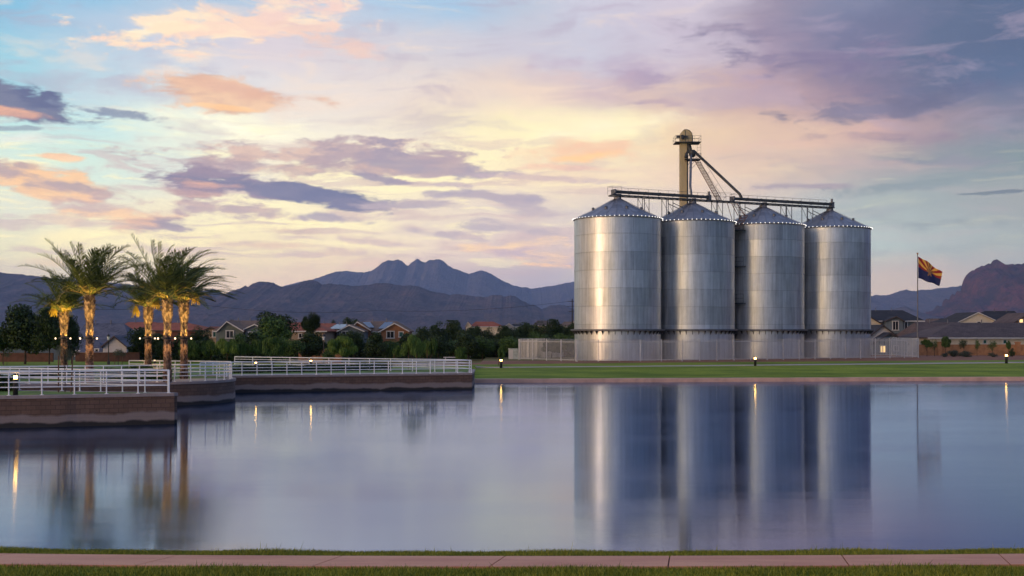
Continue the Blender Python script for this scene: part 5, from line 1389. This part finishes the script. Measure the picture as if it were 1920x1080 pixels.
C(1030,498,70,8,(250,206,164),(210,178,184),-4,.6,.85,1.6)
C(700,500,180,14,(234,200,182),(226,192,184),0,1.,.6,1.6)
C(700,455,150,10,(196,174,184),(220,196,186),-2,.7,.85,1.8)
C(860,440,120,10,(180,164,182),(200,180,186),-3,.7,.85,1.8)
C(600,480,120,8,(222,196,182),(200,178,184),2,.8,.8,1.8)
C(300,470,140,9,(222,198,180),(206,184,182),-4,.8,.7,1.8)
C(160,415,110,9,(206,186,184),(226,202,186),-4,.7,.8,1.8)
C(830,345,110,8,(190,172,186),(206,184,184),-4,.6,.85,1.8)
C(690,330,90,9,(150,140,168),(172,154,172),-6,.5,.9,1.6)
C(1650,310,200,12,(196,172,172),(180,164,172),-2,.9,.6,1.8)
C(1560,400,160,12,(150,158,170),(166,170,176),2,.8,.7,1.8)
C(1800,300,160,14,(120,126,150),(136,136,156),-3,.9,.7,1.8)
C(1500,300,150,9,(206,178,172),(190,168,172),-4,.8,.6,1.8)
C(1180,125,230,22,(176,158,190),(190,172,200),-6,.9,.6,1.8)
C(1230,145,160,20,(172,150,180),(160,142,176),-4,.9,.7,1.6)
C(1090,145,100,18,(226,190,186),(214,184,190),-2,1.,.6,1.6)
C(1240,190,80,8,(190,164,178),(176,154,176),4,.6,.8,1.6)
C(1560,110,240,30,(122,112,148),(138,126,158),-6,.8,.8,2.)
C(1420,60,160,16,(150,136,164),(130,122,154),-5,.8,.7,2.)
C(1650,255,180,14,(140,124,148),(160,138,156),-3,.8,.7,2.)
C(1700,190,220,30,(92,96,130),(106,108,142),4,.8,.7,2.)
C(1500,350,120,7,(164,146,164),(156,144,164),-2,.7,.8,1.6)
C(1480,268,200,14,(222,186,170),(214,178,174),3,1.,.5,1.6)
C(1700,350,220,14,(132,145,158),(124,138,152),4,.8,.7,1.8)
C(1800,420,160,12,(136,146,156),(148,156,164),0,.8,.7,1.8)
C(1880,364,60,3,(95,105,125),(105,115,130),2,.6,.8,1.6)
C(1780,470,200,16,(158,168,172),(150,160,166),2,1.,.6,1.8)
# rest of the dome: warm bright west behind-left, dim blue behind-right
daz = nt.math('ABSOLUTE', az)
side_col = nt.ramp(nt.mr(az, -math.pi, math.pi, 0, 1, False), [
   (0.0, lin((172,168,180))),(.06, lin((208,190,176))),(.11, lin((255,222,182))),(.17, lin((255,216,166))),(.25, lin((244,208,172))),(.36, lin((226,212,198))),(.44, lin((205,205,205))),
   (.56, lin((145,148,165))),(.64, lin((58,66,96))),(.80, lin((32,38,60))),(.91, lin((60,66,90))),(1.0, lin((172,168,180)))])
glow = nt.math('MULTIPLY', nt.mr(nt.math('ABSOLUTE', nt.math('ADD', az, R(138))), .95, 0., 0, 1), nt.mr(el, .5, .0, 0, 1))
gain = nt.math('ADD', 1.0, nt.math('MULTIPLY', glow, 2.9))
sc_ = nt.new('ShaderNodeVectorMath', operation='SCALE'); nt.link(side_col, sc_.inputs[0]); nt.link(gain, sc_.inputs['Scale'])
side_f = nt.mix(nt.mr(el, .12, .75, 0, 1), sc_.outputs[0], hi)
cur = nt.mix(nt.mr(daz, R(27), R(48), 0, 1), cur, side_f)
hz_gain = nt.ramp(nt.mr(el, 0., R(20), 0, 1, False), [(p,tuple(v*.1 for v in c)) for p,c in ((0,(1.72,1.61,1.26)),(.165,(1.66,1.57,1.24)),(.25,(1.43,1.38,1.13)),(.4,(1.23,1.20,1.00)),(.5,(1.13,1.11,.96)),(.75,(1.02,1.01,.92)),(1,(.96,.96,.90)))])
cur = nt.mix(1., cur, hz_gain, 'MULTIPLY')
out = nt.new('ShaderNodeVectorMath', operation='SCALE'); nt.link(cur, out.inputs[0]); out.inputs['Scale'].default_value = 100.
# thin extra haze lift near horizon compensates nothing: clear sky below horizon is ground
nt.link(out.outputs[0], bg.inputs['Color']); bg.inputs['Strength'].default_value = .1

sun = bpy.data.lights.new('sun','SUN'); sun.energy = .8; sun.color = (1,.64,.42); sun.angle = R(14)
so = bpy.data.objects.new('sun', sun); col.objects.link(so)
a = R(SUN_AZ); dv = Vector((math.sin(a)*math.cos(R(SUN_EL)), math.cos(a)*math.cos(R(SUN_EL)), math.sin(R(SUN_EL))))
so.rotation_euler = dv.to_track_quat('Z','Y').to_euler(); so.location = (-60,-40,60)

# ------------------------------------------------------------ camera
cam = bpy.data.cameras.new('camera'); co = bpy.data.objects.new('camera', cam); col.objects.link(co); sc.camera = co
co.location = (0,0,CZ); co.rotation_euler = (R(90),0,0); cam.sensor_width = 36; cam.lens = F/1920*36
cam.shift_y = 80/1920; cam.clip_start = .5; cam.clip_end = 70000
sc.view_settings.view_transform = 'Standard'; sc.view_settings.look = 'None'; sc.view_settings.exposure = .28; sc.view_settings.gamma = 1
sc.cycles.max_bounces = 6; sc.cycles.volume_bounces = 1; sc.cycles.diffuse_bounces = 3; sc.cycles.glossy_bounces = 4
sc.cycles.sample_clamp_indirect = 6; sc.cycles.use_denoising = True
W.cycles.sampling_method = 'MANUAL'; W.cycles.sample_map_resolution = 512
